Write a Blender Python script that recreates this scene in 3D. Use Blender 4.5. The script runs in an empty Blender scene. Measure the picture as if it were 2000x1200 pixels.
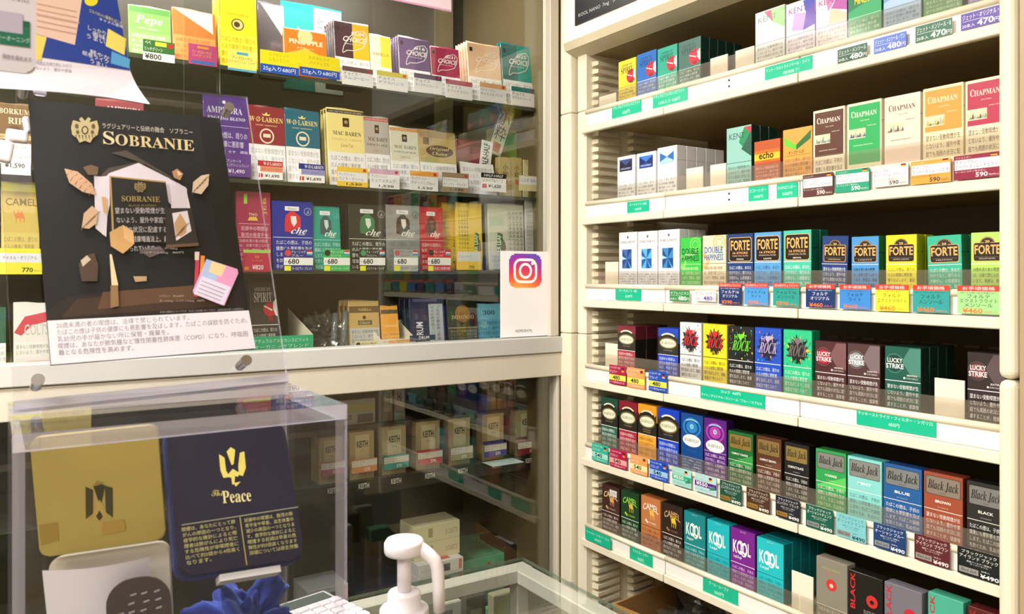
import bpy, bmesh, math, random
from mathutils import Vector, Matrix, noise
random.seed(7)
# ---------------------------------------------------------------- camera, world, lamps, exposure
H = 1.45                       # eye height
F = 1563.0                     # focal length in pixels of the 2000x1200 frame
HOR = 538.0                    # row of the horizon
YAW = math.atan2(1563, 2400)
S_, C_ = math.sin(YAW), math.cos(YAW)
SC = bpy.context.scene
COL = SC.collection
cam = bpy.data.cameras.new('camera'); cam.lens = F / 2000 * 36; cam.sensor_width = 36
cam.shift_y = -(600 - HOR) / 2000; cam.dof.use_dof = True; cam.dof.focus_distance = 1.45; cam.dof.aperture_fstop = 16; cam.clip_start = .02; cam.clip_end = 50
co = bpy.data.objects.new('camera', cam); COL.objects.link(co)
co.location = (0, 0, H); co.rotation_euler = (math.pi/2, 0, -YAW); SC.camera = co
SC.view_settings.view_transform = 'Standard'; SC.view_settings.look = 'None'
SC.view_settings.gamma = 1; SC.view_settings.use_curve_mapping = False
SC.view_settings.exposure = 1.25
SC.cycles.transparent_max_bounces = 32; SC.cycles.max_bounces = 10
SC.cycles.caustics_reflective = False; SC.cycles.caustics_refractive = False
SC.cycles.sample_clamp_indirect = 4.0
w = bpy.data.worlds.new('world'); SC.world = w; w.use_nodes = True
w.node_tree.nodes['Background'].inputs[0].default_value = (1, .96, .9, 1)
w.node_tree.nodes['Background'].inputs[1].default_value = .35
def area(name, loc, rot, sx, sy, power, col=(1, .95, .87)):
    l = bpy.data.lights.new(name, 'AREA'); l.shape = 'RECTANGLE'; l.size = sx; l.size_y = sy; l.energy = power; l.color = col
    o = bpy.data.objects.new(name, l); o.location = loc; o.rotation_euler = rot; COL.objects.link(o); return o
LAMPS = [(-.30, 1.00, 24, 0), (-1.15, .10, 22, 0), (-.7, -1.25, 8, 0)]
for x_, y_, p_, r_ in LAMPS: area('ceiling_lamp_light', (x_, y_, 2.42), (0, 0, r_), 1.1, .30, p_, (1, .955, .895))
area('case_lamp_light', (.35, 1.60, H+.80), (math.radians(18), 0, 0), 1.15, .05, 5.8)

def ray(px, py):
    t = (px-1000)/F; return Vector((S_+t*C_, C_-t*S_, -(py-HOR)/F))
def onx(px, py, X):
    d = ray(px, py); p = d*(X/d.x); return Vector((p.x, p.y, p.z+H))
def ony(px, py, Y):
    d = ray(px, py); p = d*(Y/d.y); return Vector((p.x, p.y, p.z+H))
def onz(px, py, Z):
    d = ray(px, py); p = d*((Z-H)/d.z); return Vector((p.x, p.y, Z))
def depth_z(px, X=None, Y=None, z=0):            # row at which height z shows on that plane
    d = ray(px, HOR); k = (X/d.x) if X is not None else (Y/d.y); return HOR - (z-H)*F/k

# ---------------------------------------------------------------- materials
def lin(h):
    h = h.lstrip('#'); h = h if len(h) == 6 else ''.join(c*2 for c in h); v = [int(h[i:i+2], 16)/255 for i in (0, 2, 4)]
    return tuple((x/12.92 if x <= .04045 else ((x+.055)/1.055)**2.4) for x in v) + (1,)
MATS = {}
def mat(hexc, kind='gloss'):
    k = (hexc, kind)
    if k in MATS: return MATS[k]
    m = bpy.data.materials.new(kind+'_'+hexc.strip('#')); m.use_nodes = True
    n = m.node_tree.nodes; L = m.node_tree.links; b = n['Principled BSDF']
    b.inputs['Base Color'].default_value = lin(hexc)
    if kind == 'gloss':
        b.inputs['Roughness'].default_value = .38; b.inputs['Coat Weight'].default_value = .35; b.inputs['Coat Roughness'].default_value = .12
    elif kind == 'film':
        b.inputs['Roughness'].default_value = .3; b.inputs['Coat Weight'].default_value = .8; b.inputs['Coat Roughness'].default_value = .06
        t = n.new('ShaderNodeTexNoise'); t.inputs['Scale'].default_value = 55; t.inputs['Detail'].default_value = 3
        mp = n.new('ShaderNodeMapping'); tc = n.new('ShaderNodeTexCoord'); mp.inputs['Scale'].default_value = (1, 1, .35)
        bp = n.new('ShaderNodeBump'); bp.inputs['Strength'].default_value = .35; bp.inputs['Distance'].default_value = .002
        L.new(tc.outputs['Object'], mp.inputs[0]); L.new(mp.outputs[0], t.inputs[0]); L.new(t.outputs[0], bp.inputs['Height'])
        L.new(bp.outputs[0], b.inputs['Normal']); L.new(bp.outputs[0], b.inputs['Coat Normal'])
    elif kind == 'matte':
        b.inputs['Roughness'].default_value = .6
    elif kind == 'metal':
        b.inputs['Metallic'].default_value = 1; b.inputs['Roughness'].default_value = .32
    elif kind == 'satin':
        b.inputs['Metallic'].default_value = .7; b.inputs['Roughness'].default_value = .45
    elif kind == 'paint':
        b.inputs['Roughness'].default_value = .42
        t = n.new('ShaderNodeTexNoise'); t.inputs['Scale'].default_value = 9; t.inputs['Detail'].default_value = 6
        tc = n.new('ShaderNodeTexCoord'); L.new(tc.outputs['Object'], t.inputs[0])
        r = n.new('ShaderNodeMapRange'); r.inputs[3].default_value = .9; r.inputs[4].default_value = 1.05
        mx = n.new('ShaderNodeVectorMath'); mx.operation = 'SCALE'; mx.inputs[0].default_value = lin(hexc)[:3]
        L.new(t.outputs[0], r.inputs[0]); L.new(r.outputs[0], mx.inputs['Scale']); L.new(mx.outputs[0], b.inputs['Base Color'])
    elif kind == 'cloth':
        b.inputs['Roughness'].default_value = .75; b.inputs['Sheen Weight'].default_value = .7
        b.inputs['Sheen Tint'].default_value = (.3, .45, 1, 1)
    elif kind == 'plastic':
        b.inputs['Roughness'].default_value = .35; b.inputs['Subsurface Weight'].default_value = .15; b.inputs['Subsurface Radius'].default_value = (.01, .01, .01)
    MATS[k] = m; return m
def clear(name, tint, refl=1.0, rough=.0, haze=0.0, hazecol='#ffffff', ior=1.5):
    """thin clear sheet: lets light straight through, mirrors by Fresnel, optional milky share"""
    if name in MATS: return MATS[name]
    m = bpy.data.materials.new(name); m.use_nodes = True; n = m.node_tree.nodes; L = m.node_tree.links
    n.remove(n['Principled BSDF']); out = n['Material Output']
    tr = n.new('ShaderNodeBsdfTransparent'); tr.inputs[0].default_value = tint + (1,)
    gl = n.new('ShaderNodeBsdfGlossy'); gl.inputs['Roughness'].default_value = rough
    fr = n.new('ShaderNodeFresnel'); ge = n.new('ShaderNodeNewGeometry'); mr = n.new('ShaderNodeMapRange')   # same mirror share on both faces of a thin sheet
    mr.inputs[3].default_value = ior; mr.inputs[4].default_value = 1/ior; L.new(ge.outputs['Backfacing'], mr.inputs[0]); L.new(mr.outputs[0], fr.inputs[0])
    mu = n.new('ShaderNodeMath'); mu.operation = 'MULTIPLY'; mu.inputs[1].default_value = refl
    L.new(fr.outputs[0], mu.inputs[0])
    mx = n.new('ShaderNodeMixShader'); L.new(mu.outputs[0], mx.inputs[0])
    src = tr
    if haze > 0:
        df = n.new('ShaderNodeBsdfDiffuse'); df.inputs[0].default_value = lin(hazecol)
        m2 = n.new('ShaderNodeMixShader'); m2.inputs[0].default_value = haze
        L.new(tr.outputs[0], m2.inputs[1]); L.new(df.outputs[0], m2.inputs[2]); src = m2
    L.new(src.outputs[0], mx.inputs[1]); L.new(gl.outputs[0], mx.inputs[2]); L.new(mx.outputs[0], out.inputs[0])
    MATS[name] = m; return m
GLASS = clear('door_glass', (.94, .95, .93), 1.2)
SHELFGLASS = clear('shelf_glass', (.62, .66, .58), 1.0, 0, .10, '#5a6048')
EDGEGLASS = clear('glass_edge', (.35, .5, .42), 1.0, .1, .35, '#8a9a88')
ACRYL = clear('acrylic', (.96, .96, .97), .85)
ACRYLEDGE = clear('acrylic_edge', (.86, .86, .92), 1.0, .08, .28, '#f2eefc')
LIPM = clear('lip_film', (.95, .94, .92), 1.0, .12, .10, '#b8ac9c')
WRAP = clear('cellophane', (.94, .94, .94), 2.2, .06, .05, '#ffffff')

# ---------------------------------------------------------------- object helpers
def setp(o, label=None, cat=None, group=None, kind=None):
    if label: o['label'] = label
    if cat: o['category'] = cat
    if group: o['group'] = group
    if kind: o['kind'] = kind
    return o
def empty(name, loc, rz=0, label=None, cat=None, group=None):
    o = bpy.data.objects.new(name, None); o.empty_display_size = .01; COL.objects.link(o)
    o.location = loc; o.rotation_euler = (0, 0, rz); return setp(o, label, cat, group)
def link(name, me, parent=None, loc=(0, 0, 0), rot=(0, 0, 0)):
    o = bpy.data.objects.new(name, me); COL.objects.link(o); o.parent = parent; o.location = loc; o.rotation_euler = rot; return o
def finish(bm, name, mats, smooth=False):
    bmesh.ops.recalc_face_normals(bm, faces=bm.faces)
    me = bpy.data.meshes.new(name); bm.to_mesh(me); bm.free()
    for m in (mats if isinstance(mats, (list, tuple)) else [mats]): me.materials.append(m)
    if smooth:
        for p in me.polygons: p.use_smooth = True
    return me
def addbox(bm, x0, x1, y0, y1, z0, z1, bev=0, seg=1, mi=0):
    vs = [bm.verts.new((x, y, z)) for z in (z0, z1) for y in (y0, y1) for x in (x0, x1)]
    q = [(0, 1, 3, 2), (4, 6, 7, 5), (0, 4, 5, 1), (1, 5, 7, 3), (3, 7, 6, 2), (2, 6, 4, 0)]
    fs = [bm.faces.new([vs[i] for i in f]) for f in q]
    for f in fs: f.material_index = mi
    if bev > 0:
        es = list({e for f in fs for e in f.edges})
        r = bmesh.ops.bevel(bm, geom=es, offset=bev, segments=seg, profile=.5, affect='EDGES')
        for f in r['faces']: f.material_index = mi
    return fs
def box(name, x0, x1, y0, y1, z0, z1, m, parent=None, bev=0, seg=1, loc=(0, 0, 0), rot=(0, 0, 0), smooth=False):
    bm = bmesh.new(); addbox(bm, min(x0, x1), max(x0, x1), min(y0, y1), max(y0, y1), min(z0, z1), max(z0, z1), bev, seg)
    return link(name, finish(bm, name, m, smooth), parent, loc, rot)
def struct(o): o['kind'] = 'structure'; return o
def lathe(bm, prof, n=24, c=(0, 0, 0), mi=0):
    rings = []
    for r, z in prof:
        rings.append([bm.verts.new((c[0]+r*math.cos(2*math.pi*i/n), c[1]+r*math.sin(2*math.pi*i/n), c[2]+z)) for i in range(n)])
    for a, b in zip(rings, rings[1:]):
        for i in range(n):
            f = bm.faces.new((a[i], a[(i+1) % n], b[(i+1) % n], b[i])); f.material_index = mi
    for r_ in (rings[0][::-1], rings[-1]):
        f = bm.faces.new(r_); f.material_index = mi
def tube(bm, pts, rads, n=12, mi=0):
    rings = []
    for i, p in enumerate(pts):
        p = Vector(p); a = Vector(pts[max(i-1, 0)]); b = Vector(pts[min(i+1, len(pts)-1)]); d = (b-a).normalized()
        u = d.orthogonal().normalized() if i == 0 else (u - d*u.dot(d)).normalized()
        v = d.cross(u); r = rads[i] if isinstance(rads, (list, tuple)) else rads
        rings.append([bm.verts.new(p + (u*math.cos(2*math.pi*k/n)+v*math.sin(2*math.pi*k/n))*r) for k in range(n)])
    for a, b in zip(rings, rings[1:]):
        for k in range(n):
            f = bm.faces.new((a[k], a[(k+1) % n], b[(k+1) % n], b[k])); f.material_index = mi
    bm.faces.new(rings[0][::-1]).material_index = mi; bm.faces.new(rings[-1]).material_index = mi
def clone(o, loc, label, group=None):
    r = o.copy(); COL.objects.link(r); r.location = loc
    if label: r['label'] = label
    if group: r['group'] = group
    for ch in o.children:
        c = ch.copy(); COL.objects.link(c); c.parent = r
    return r

# ---------------------------------------------------------------- flat print: shapes and lettering laid on a face
_UP = {'serif': (0x1D400, 0x1D41A), 'script': (0x1D4D0, 0x1D4EA), 'bi': (0x1D468, 0x1D482), 'bold': (0x1D5D4, 0x1D5EE)}
_DG = {'serif': 0x1D7CE, 'bold': 0x1D7EC}
def _map(s, st):
    if st not in _UP: return s
    u, l = _UP[st]; o = ''
    for c in s:
        if 'A' <= c <= 'Z': o += chr(u+ord(c)-65)
        elif 'a' <= c <= 'z': o += chr(l+ord(c)-97)
        elif '0' <= c <= '9' and st in _DG: o += chr(_DG[st]+ord(c)-48)
        else: o += c
    return o
_TX = {}; _CH = {}
def _batch(chars, fat=0):
    """outline and advance of many characters at once: one text object, one character to a line"""
    def lines(strs):
        c = bpy.data.curves.new('t', 'FONT'); c.body = '\n'.join(strs); c.size = 1; c.space_line = 3; c.resolution_u = 2; c.offset = fat
        o = bpy.data.objects.new('t', c); me = bpy.data.meshes.new_from_object(o)
        n = len(me.vertices); co_ = [0.]*(3*n); me.vertices.foreach_get('co', co_)
        out = [([], []) for _ in strs]; own = [0]*n; loc_ = [0]*n
        for i in range(n):
            x, y = co_[3*i], co_[3*i+1]; k = min(max(int(math.floor((-y+1.6)/3)), 0), len(strs)-1)
            own[i] = k; loc_[i] = len(out[k][0]); out[k][0].append((x, y+3*k))
        for p in me.polygons: k = own[p.vertices[0]]; out[k][1].append(tuple(loc_[j] for j in p.vertices))
        bpy.data.objects.remove(o); bpy.data.curves.remove(c); bpy.data.meshes.remove(me); return out
    A = lines(chars); B = lines(['HH']+['H'+c+'H' for c in chars]); ref = max(v[0] for v in B[0][0])
    for c, (vs, fs), (bv, _) in zip(chars, A, B[1:]):
        _CH[(c, fat > 0)] = (vs, fs, max(v[0] for v in bv)-ref)
_CS = '!#%&()*+,-./:;<=>?@[]_|¥·Ø※♥✓\u3000、。あいうおかがきくぐけこしじすただちっつてでとどなにのはばへべほぼまめもやょよらりるれわをんァアィイウェエォオカガキクグケコサシジスズセソタダチッツテトドナニネハバパヒビピフブプベペホボマミムメモャヤュョヨラリルレロワンヴ・ー一上不中乳了亡人付伝体使供価保倍候健傾働児入全円出券労動務化卒危厚原及取受各合向吸告周味呼品商喫因困囲場塞増売外妊娠婦子学家小少届屋巻幼広庭康廃強形影律得心性患悪慢慮成所手扱推日早望未本来栓格梗棄樹止歳死比気況法減満然煙状生産用画疫疾症発登的硬示禁税種突筋管粋約紙細終統続群義者育肺胎脂脈脳腫葉虚融血表製計詳誤販買軽込進配重閉防険難非面響頃飲香高（）＋／｜'
_AZ = 'ABCDEFGHIJKLMNOPQRSTUVWXYZabcdefghijklmnopqrstuvwxyz0123456789'
_batch(sorted(set(_CS+_AZ)-{' '})); _batch(sorted(set(_AZ+'¥,.%&+-/·()')), .022)
def glyphs(s, st=''):
    k = (s, st)
    if k in _TX: return _TX[k]
    vs = []; fs = []; x0 = 0
    for c in _map(s, '' if st == 'bold' else st):
        if c == ' ': x0 += .27; continue
        ck = (c, st == 'bold' and ord(c) < 200)
        if ck not in _CH: _batch([c], .022 if ck[1] else 0)
        gv, gf, adv = _CH[ck]; b = len(vs)
        vs += [(x+x0, y) for x, y in gv]; fs += [tuple(b+i for i in f) for f in gf]; x0 += adv
    if not vs: vs = [(0, 0), (1, 0), (0, 1)]
    xs = [v[0] for v in vs]; ys = [v[1] for v in vs]
    _TX[k] = (vs, fs, min(xs), max(xs), min(ys), max(ys)); return _TX[k]
def homog(q):
    """photo quad TL,TR,BR,BL -> unit square coordinates"""
    import numpy as np
    src = [(0, 1), (1, 1), (1, 0), (0, 0)]; A = []; B = []
    for (X, Y), (u, v) in zip(src, q):
        A.append([u, v, 1, 0, 0, 0, -X*u, -X*v]); B.append(X); A.append([0, 0, 0, u, v, 1, -Y*u, -Y*v]); B.append(Y)
    h = np.linalg.solve(np.array(A), np.array(B)); h = list(map(float, h))+[1.]
    return lambda x, y: ((h[0]*x+h[1]*y+h[2])/(h[6]*x+h[7]*y+1), (h[3]*x+h[4]*y+h[5])/(h[6]*x+h[7]*y+1))
class Art:
    def __init__(s, w, h, kind='gloss', hom=None, clip=True):
        s.w, s.h, s.kind, s.V, s.Fc, s.M, s.mats, s.k, s.hom, s.clip = w, h, kind, [], [], [], [], 0, hom, clip
    def _m(s, c, kind=None):
        m = c if not isinstance(c, str) else mat(c, kind or s.kind)
        if m not in s.mats: s.mats.append(m)
        return s.mats.index(m)
    def raw(s, vs, fs, c, kind=None, lift=1):
        s.k += lift; mi = s._m(c, kind); b = len(s.V); y = -.0001-.000014*s.k
        for u, v in vs:
            if s.clip: u = min(max(u, 0), 1); v = min(max(v, 0), 1)
            s.V.append(((u-.5)*s.w, y, v*s.h))
        for f in fs: s.Fc.append(tuple(b+i for i in f)); s.M.append(mi)
    def poly(s, pts, c, kind=None):
        if s.hom: pts = [s.hom(*p) for p in pts]
        s.raw(pts, [tuple(range(len(pts)))], c, kind); return s
    def rect(s, x0, y0, x1, y1, c, kind=None): return s.poly([(x0, y0), (x1, y0), (x1, y1), (x0, y1)], c, kind)
    def rrect(s, x0, y0, x1, y1, r, c, kind=None, n=5):
        a = s.w/s.h if not s.hom else 1; rx = r; ry = r*a*(1 if y1 > y0 else -1); P = []
        for cx, cy, q in ((x1-rx, y1-ry, 0), (x0+rx, y1-ry, 1), (x0+rx, y0+ry, 2), (x1-rx, y0+ry, 3)):
            for i in range(n+1):
                t = math.pi/2*(q+i/n); P.append((cx+rx*math.cos(t), cy+ry*math.sin(t)))
        return s.poly(P, c, kind)
    def ell(s, cx, cy, rx, c, ry=None, n=22, kind=None):
        ry = (rx*(s.w/s.h if not s.hom else 1)) if ry is None else ry
        return s.poly([(cx+rx*math.cos(2*math.pi*i/n), cy+ry*math.sin(2*math.pi*i/n)) for i in range(n)], c, kind)
    def ring(s, cx, cy, rx, t, c, ry=None, n=24, a0=0, a1=360, kind=None):
        asp = (s.w/s.h if not s.hom else 1); ry = rx*asp if ry is None else ry; vs = []; fs = []
        for i in range(n+1):
            a = math.radians(a0+(a1-a0)*i/n); ca, sa = math.cos(a), math.sin(a)
            vs += [(cx+rx*ca, cy+ry*sa), (cx+(rx-t)*ca, cy+(ry-t*asp)*sa)]
            if i: fs.append((2*i-2, 2*i, 2*i+1, 2*i-1))
        if s.hom: vs = [s.hom(*p) for p in vs]
        s.raw(vs, fs, c, kind); return s
    def text(s, t, x0, y0, x1, y1, c, st='', shear=0, rot=None, arc=0, kind=None):
        vs, fs, a, b, lo, hi = glyphs(t, st); P = []
        for x, y in vs:
            u = (x-a)/max(b-a, 1e-6); v = (y-lo)/max(hi-lo, 1e-6)
            if rot == 90: u, v = 1-v, u
            if rot == -90: u, v = v, 1-u
            X = x0+(x1-x0)*u + shear*v; Y = y0+(y1-y0)*v + arc*(1-(2*u-1)**2)
            P.append((X, Y))
        if s.hom: P = [s.hom(*p) for p in P]
        s.raw(P, fs, c, kind); return s
    def para(s, lines, x0, ytop, x1, lh, c, st='', fill=.72, n=None, kind=None):
        """lines of even characters; lh is the line pitch (height units), negative pitch for photo rows"""
        n = n or max(len(l) for l in lines); em = (x1-x0)/n; s.k += 1
        for i, l in enumerate(lines):
            if not l: continue
            vs, fs, a, b, lo, hi = glyphs(l, st); y = ytop-lh*(i+1)
            P = [(x0+x*em, y+(yy+.12)*lh*fill/.95) for x, yy in vs]
            if s.hom: P = [s.hom(*p) for p in P]
            s.raw(P, fs, c, kind, 0)
        return s
    def build(s, name, parent, loc=(0, 0, 0), rot=(0, 0, 0)):
        me = bpy.data.meshes.new(name); me.from_pydata(s.V, [], s.Fc)
        for m in s.mats: me.materials.append(m)
        me.polygons.foreach_set('material_index', s.M); me.update()
        return link(name, me, parent, loc, rot)
WT = {'A': ["たばこの煙は、子供の", "健康にも悪影響を及ぼ", "します。たばこの誤飲", "を防ぐため、乳幼児の", "手が届かない所に保管"],
      'B': ["たばこの煙は、周りの", "の人の健康に悪影響", "響を及ぼします。健康", "増進法で禁じられて", "いる場所では喫煙"],
      'C': ["望まない受動喫煙が生", "じないよう、屋外や家", "庭でも周囲の状況に配", "慮することが、健康増", "進法上、義務付けられ"],
      'D': ["20歳未満の者の喫煙", "は、法律で禁じられて", "います。喫煙は、動脈", "硬化や血栓形成傾向を", "強めます。"],
      'E': ["妊娠中の喫煙は、", "胎児の発育不全の", "ほか、早産や出生", "体重の減少、乳幼", "児突然死症候群の"],
      'F': ["たばこの煙は、あなた", "だけでなく、周りの人", "が肺がん、心筋梗塞な", "ど虚血性心疾患、脳卒", "中になる危険性も高め"]}
# ---------------------------------------------------------------- room shell
XR = 1.13; YL = 1.53; YS = 1.433; YE = .535
CREAM = '#efe6cf'; CREAMD = '#d9cdb0'
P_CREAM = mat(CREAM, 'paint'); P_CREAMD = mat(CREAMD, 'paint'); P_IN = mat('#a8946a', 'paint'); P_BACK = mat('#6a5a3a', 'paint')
struct(box('floor', -1.8, 1.9, -1.8, 2.2, -.1, 0, mat('#6b6256', 'paint')))
struct(box('ceiling', -1.8, 1.9, -1.8, 2.2, 2.5, 2.6, mat('#e9e4d8', 'paint')))
struct(box('wall_back', -1.8, 1.9, 2.1, 2.2, 0, 2.5, mat('#b9ab90', 'paint')))
struct(box('wall_left', -1.9, -1.8, -1.8, 2.2, 0, 2.5, mat('#cfc5b0', 'paint')))
struct(box('wall_right', 1.9, 2.0, -1.8, 2.2, 0, 2.5, mat('#b9ab90', 'paint')))
struct(box('wall_front', -1.8, 1.9, -1.9, -1.8, 0, 2.5, mat('#cfc5b0', 'paint')))
for i, (x, y, _, _r) in enumerate(LAMPS):
    lf = empty('ceiling_lamp', (x, y, 2.5), 0, ['white fluorescent ceiling lamp above the glass counter', 'white fluorescent ceiling lamp above the till side', 'white fluorescent ceiling lamp above the shop aisle'][i], 'lamp', 'ceiling lamps of the shop')
    box('housing', -.58, .58, -.17, .17, -.06, -.003, mat('#f0f0ee', 'matte'), lf)
    for s in (-1, 1):
        bm = bmesh.new(); tube(bm, [(-.55, s*.07, -.075), (.55, s*.07, -.075)], .013, 10)
        m = mat('#fff6e6', 'tube'); m.node_tree.nodes['Principled BSDF'].inputs['Emission Color'].default_value = (1, .95, .87, 1)
        m.node_tree.nodes['Principled BSDF'].inputs['Emission Strength'].default_value = 4
        link('tube', finish(bm, 'tube', m, True), lf)

# ---------------------------------------------------------------- corner column between the two cases
col = empty('corner_column', (XR, YL, 0), 0, 'cream painted column in the corner where the two display cases meet', 'column')
y1095, y1120, y1125 = onx(1096, 538, XR).y, onx(1121, 538, XR).y, onx(1125, 538, XR).y
box('lower_casing', -.01, .33, y1120-YL, y1095-YL, 0, H-.135, P_CREAM, col, .003, 2)
box('upper_casing', -.01, .33, y1120-YL, y1095-YL, H-.134, H+.375, P_CREAM, col, .003, 2)
box('top_casing', -.01, .33, y1120-YL, y1095-YL, H+.376, 2.49, P_CREAM, col, .003, 2)
box('dark_seam', .012, .33, y1125-YL, y1120-YL, 0, 2.49, mat('#2a1c10', 'matte'), col)

# ---------------------------------------------------------------- tall cigarette shelf unit on the aisle side: shell
unit = empty('shelf_unit', (XR, YE, 0), 0, 'tall cream shelf unit with six price railed shelves full of small packs', 'shelf unit')
def ub(name, x0, x1, y0, y1, z0, z1, m, bev=.0, seg=1): return box(name, x0, x1, y0-YE, y1-YE, z0, z1, m, unit, bev, seg)
ub('side_panel', .004, .40, YS, y1125, 0, H-.135, P_CREAM, .002)
ub('side_panel', .004, .40, YS, y1125, H-.134, H+.375, P_CREAM, .002)
ub('side_panel', .004, .40, YS, y1125, H+.376, H+.53, P_CREAM, .002)
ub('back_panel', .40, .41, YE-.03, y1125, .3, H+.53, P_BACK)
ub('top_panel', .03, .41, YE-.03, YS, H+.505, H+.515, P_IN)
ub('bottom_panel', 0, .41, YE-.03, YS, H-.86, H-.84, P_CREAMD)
# stepped bracket rails on the side panel: each slat a part
bm = bmesh.new()
v = [(0, 0, 0), (.085, 0, 0), (.085, 0, .0115), (0, 0, .0115), (.004, -.017, .0015), (.075, -.009, .0015), (.075, -.009, .0100), (.004, -.017, .0100)]
vs = [bm.verts.new(p) for p in v]
for f in ((0, 1, 5, 4), (3, 7, 6, 2), (4, 5, 6, 7), (0, 4, 7, 3), (1, 2, 6, 5)): bm.faces.new([vs[i] for i in f])
SL = finish(bm, 'slat', mat('#e6dcc2', 'paint'))
z = H-.84
while z < H+.49:
    link('slat', SL, unit, (.022, YS-YE, z)); z += .0178
z = H-.83
while z < H+.49:
    link('slat', SL, unit, (.128, YS-YE, z)); z += .0178
# punched slots in the back panel, light catching them painted as paler plates
sl = bmesh.new(); addbox(sl, -.002, 0, 0, .028, 0, .0045); SLOT = finish(sl, 'slot', mat('#a8926a', 'matte'))
for zz in (.045, -.085, -.135, -.295, .22, -.48):
    for k in range(13):
        link('slot', SLOT, unit, (.3995, .02+k*.042, H+zz))

# header fascia with dark poster
hd = empty('header_fascia', (XR-.03, YE, H+.53), 0, 'white header fascia above the aisle shelf unit', 'fascia')
yh = onx(1100, 84, XR-.03).y
box('face_panel', 0, .03, -.05, yh-YE, 0, .50, mat('#f6f2e6', 'paint'), hd, .003, 2)
bm = bmesh.new()
pr = [(0, 0), (.006, -.016), (.045, -.030), (.060, -.022), (.060, 0)]
a = [bm.verts.new((x, -.05, z)) for x, z in pr]; b = [bm.verts.new((x, yh-YE, z)) for x, z in pr]
for i in range(5): bm.faces.new((a[i], a[(i+1) % 5], b[(i+1) % 5], b[i]))
bm.faces.new(a); bm.faces.new(b)
link('lower_molding', finish(bm, 'lower_molding', P_CREAMD), hd)
p0 = onx(1123, 51, XR-.032); p1 = onx(1440, 51, XR-.032)
po = empty('header_poster', (XR-.0305, p0.y, p0.z), -math.pi/2, 'black advertising poster on the white header above the shelf unit', 'poster')
Wp = p0.y-p1.y
box('sheet', 0, Wp, 0, -.002, 0, .30, mat('#14141c', 'gloss'), po)
ar = Art(Wp, .30, clip=False)
ar.text('KOOL NANO  7mg   タール 3mg｜ニコチン 0.3mg', .03, .045, .62, .085, '#cfcfd4')
ar.text('※広告の画面はイメージです', .66, .05, .97, .082, '#a8a8b0')
ar.poly([(.30, .30), (.62, .30), (.95, 1), (.55, 1)], '#2c2f3c')
ar.build('printed_text', po, (Wp/2, -.0022, 0))

# right post and beige wall strip
y1985 = onx(1984, 538, XR-.02).y
ps = empty('corner_post', (XR-.02, YE, 0), 0, 'cream rounded post at the aisle end of the shelf unit', 'post')
box('lower_post', 0, .42, y1985-YE, -.0, 0, H-.137, P_CREAM, ps, .010, 4, smooth=False)
box('upper_post', 0, .42, y1985-YE, -.0, H-.136, 2.49, P_CREAM, ps, .010, 4, smooth=False)
struct(box('trim_1', XR-.012, XR+.4, -1.2, y1985-.001, 0, 2.49, mat('#b09a78', 'paint')))

# ---------------------------------------------------------------- the six railed shelves
ZB = [.321, .114, -.072, -.2523, -.430, -.613]
SEG = [(1.433, 1.1735), (1.1725, .8560), (.855, .5355)]
ords = ['top', 'second', 'third', 'fourth', 'fifth', 'lowest']
for i, zb in enumerate(ZB):
    sh = empty('display_shelf', (XR, YE, H+zb), 0, f'cream display shelf with white price rail, {["topmost","second from the top","third from the top","fourth from the top","fifth from the top","lowest of six"][i]} in the unit', 'shelf', 'railed shelves of the tall unit')
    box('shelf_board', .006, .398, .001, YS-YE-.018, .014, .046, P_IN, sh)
    for (ya, yb) in SEG:
        if abs(ya-1.433) < .01: ya = 1.438
        box('edge_strip', -.007, .005, yb-YE+.0006, ya-YE-.0006, 0, .0165, P_CREAM, sh, .0015)
        yc = min(ya, 1.427)
        o = box('label_rail', -.001, .005, yb-YE+.0006, yc-YE-.0006, .0170, .0425, mat('#f7f4ee', 'paint'), sh, .0008)
        bm = bmesh.new(); tube(bm, [(.0005, yb-YE+.0006, .0475), (.0005, yc-YE-.0006, .0475)], .0055, 12)
        link('bead', finish(bm, 'bead', mat('#f3ead0', 'paint'), True), sh)
        box('clear_lip', -.0012, .0000, yb-YE+.001, min(yc, 1.40)-YE-.001, .0525, .0800, LIPM, sh)
    if i < 2:
        ysc = onx(1425, 200, XR).y
        for zz in (.024, .035):
            bm = bmesh.new(); lathe(bm, [(.002, 0), (.002, .0006)], 10)
            link('screw_hole', finish(bm, 'screw_hole', mat('#2a2014', 'matte')), sh, (-.0012, ysc-YE, zz), (0, -math.pi/2, 0))

# ---------------------------------------------------------------- left glass case: shell
XL0 = -.55; XL1 = onx(1095, 538, XR).x  # = XR
gx = lambda px, y=YL: ony(px, 538, y).x
case = empty('glass_case', (0, YL, 0), 0, 'wide wall display case with sliding glass doors and a silver middle rail', 'display case')
def cb(name, x0, x1, y0, y1, z0, z1, m, bev=0, seg=1): return box(name, x0, x1, y0-YL, y1-YL, z0, z1, m, case, bev, seg)
x1085 = gx(1087); P_SIL = mat('#c6c4c0', 'paint'); P_FR = mat('#cfc7b8', 'paint')
cb('middle_rail', XL0, x1085, YL-.026, YL+.02, H-.1795, H-.143, P_SIL, .002, 2)
cb('lower_rail', XL0, x1085, YL-.022, YL+.02, H-.235, H-.181, P_FR, .002, 2)
cb('rail_groove', XL0, x1085, YL-.020, YL+.02, H-.181, H-.1795, mat('#6a6254', 'matte'))
cb('door_stile', gx(1067), x1085-.004, YL-.016, YL+.016, H-.143, 2.45, P_FR, .002)
cb('door_stile', gx(1080), x1085, YL-.016, YL+.016, .45, H-.235, P_FR, .002)
cb('gap_shade_strip', x1085-.003, x1085+.006, YL-.02, YL+.02, .45, 2.45, mat('#3a2818', 'matte'))  # dark strip filling the open gap, its shade put into the colour
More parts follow.
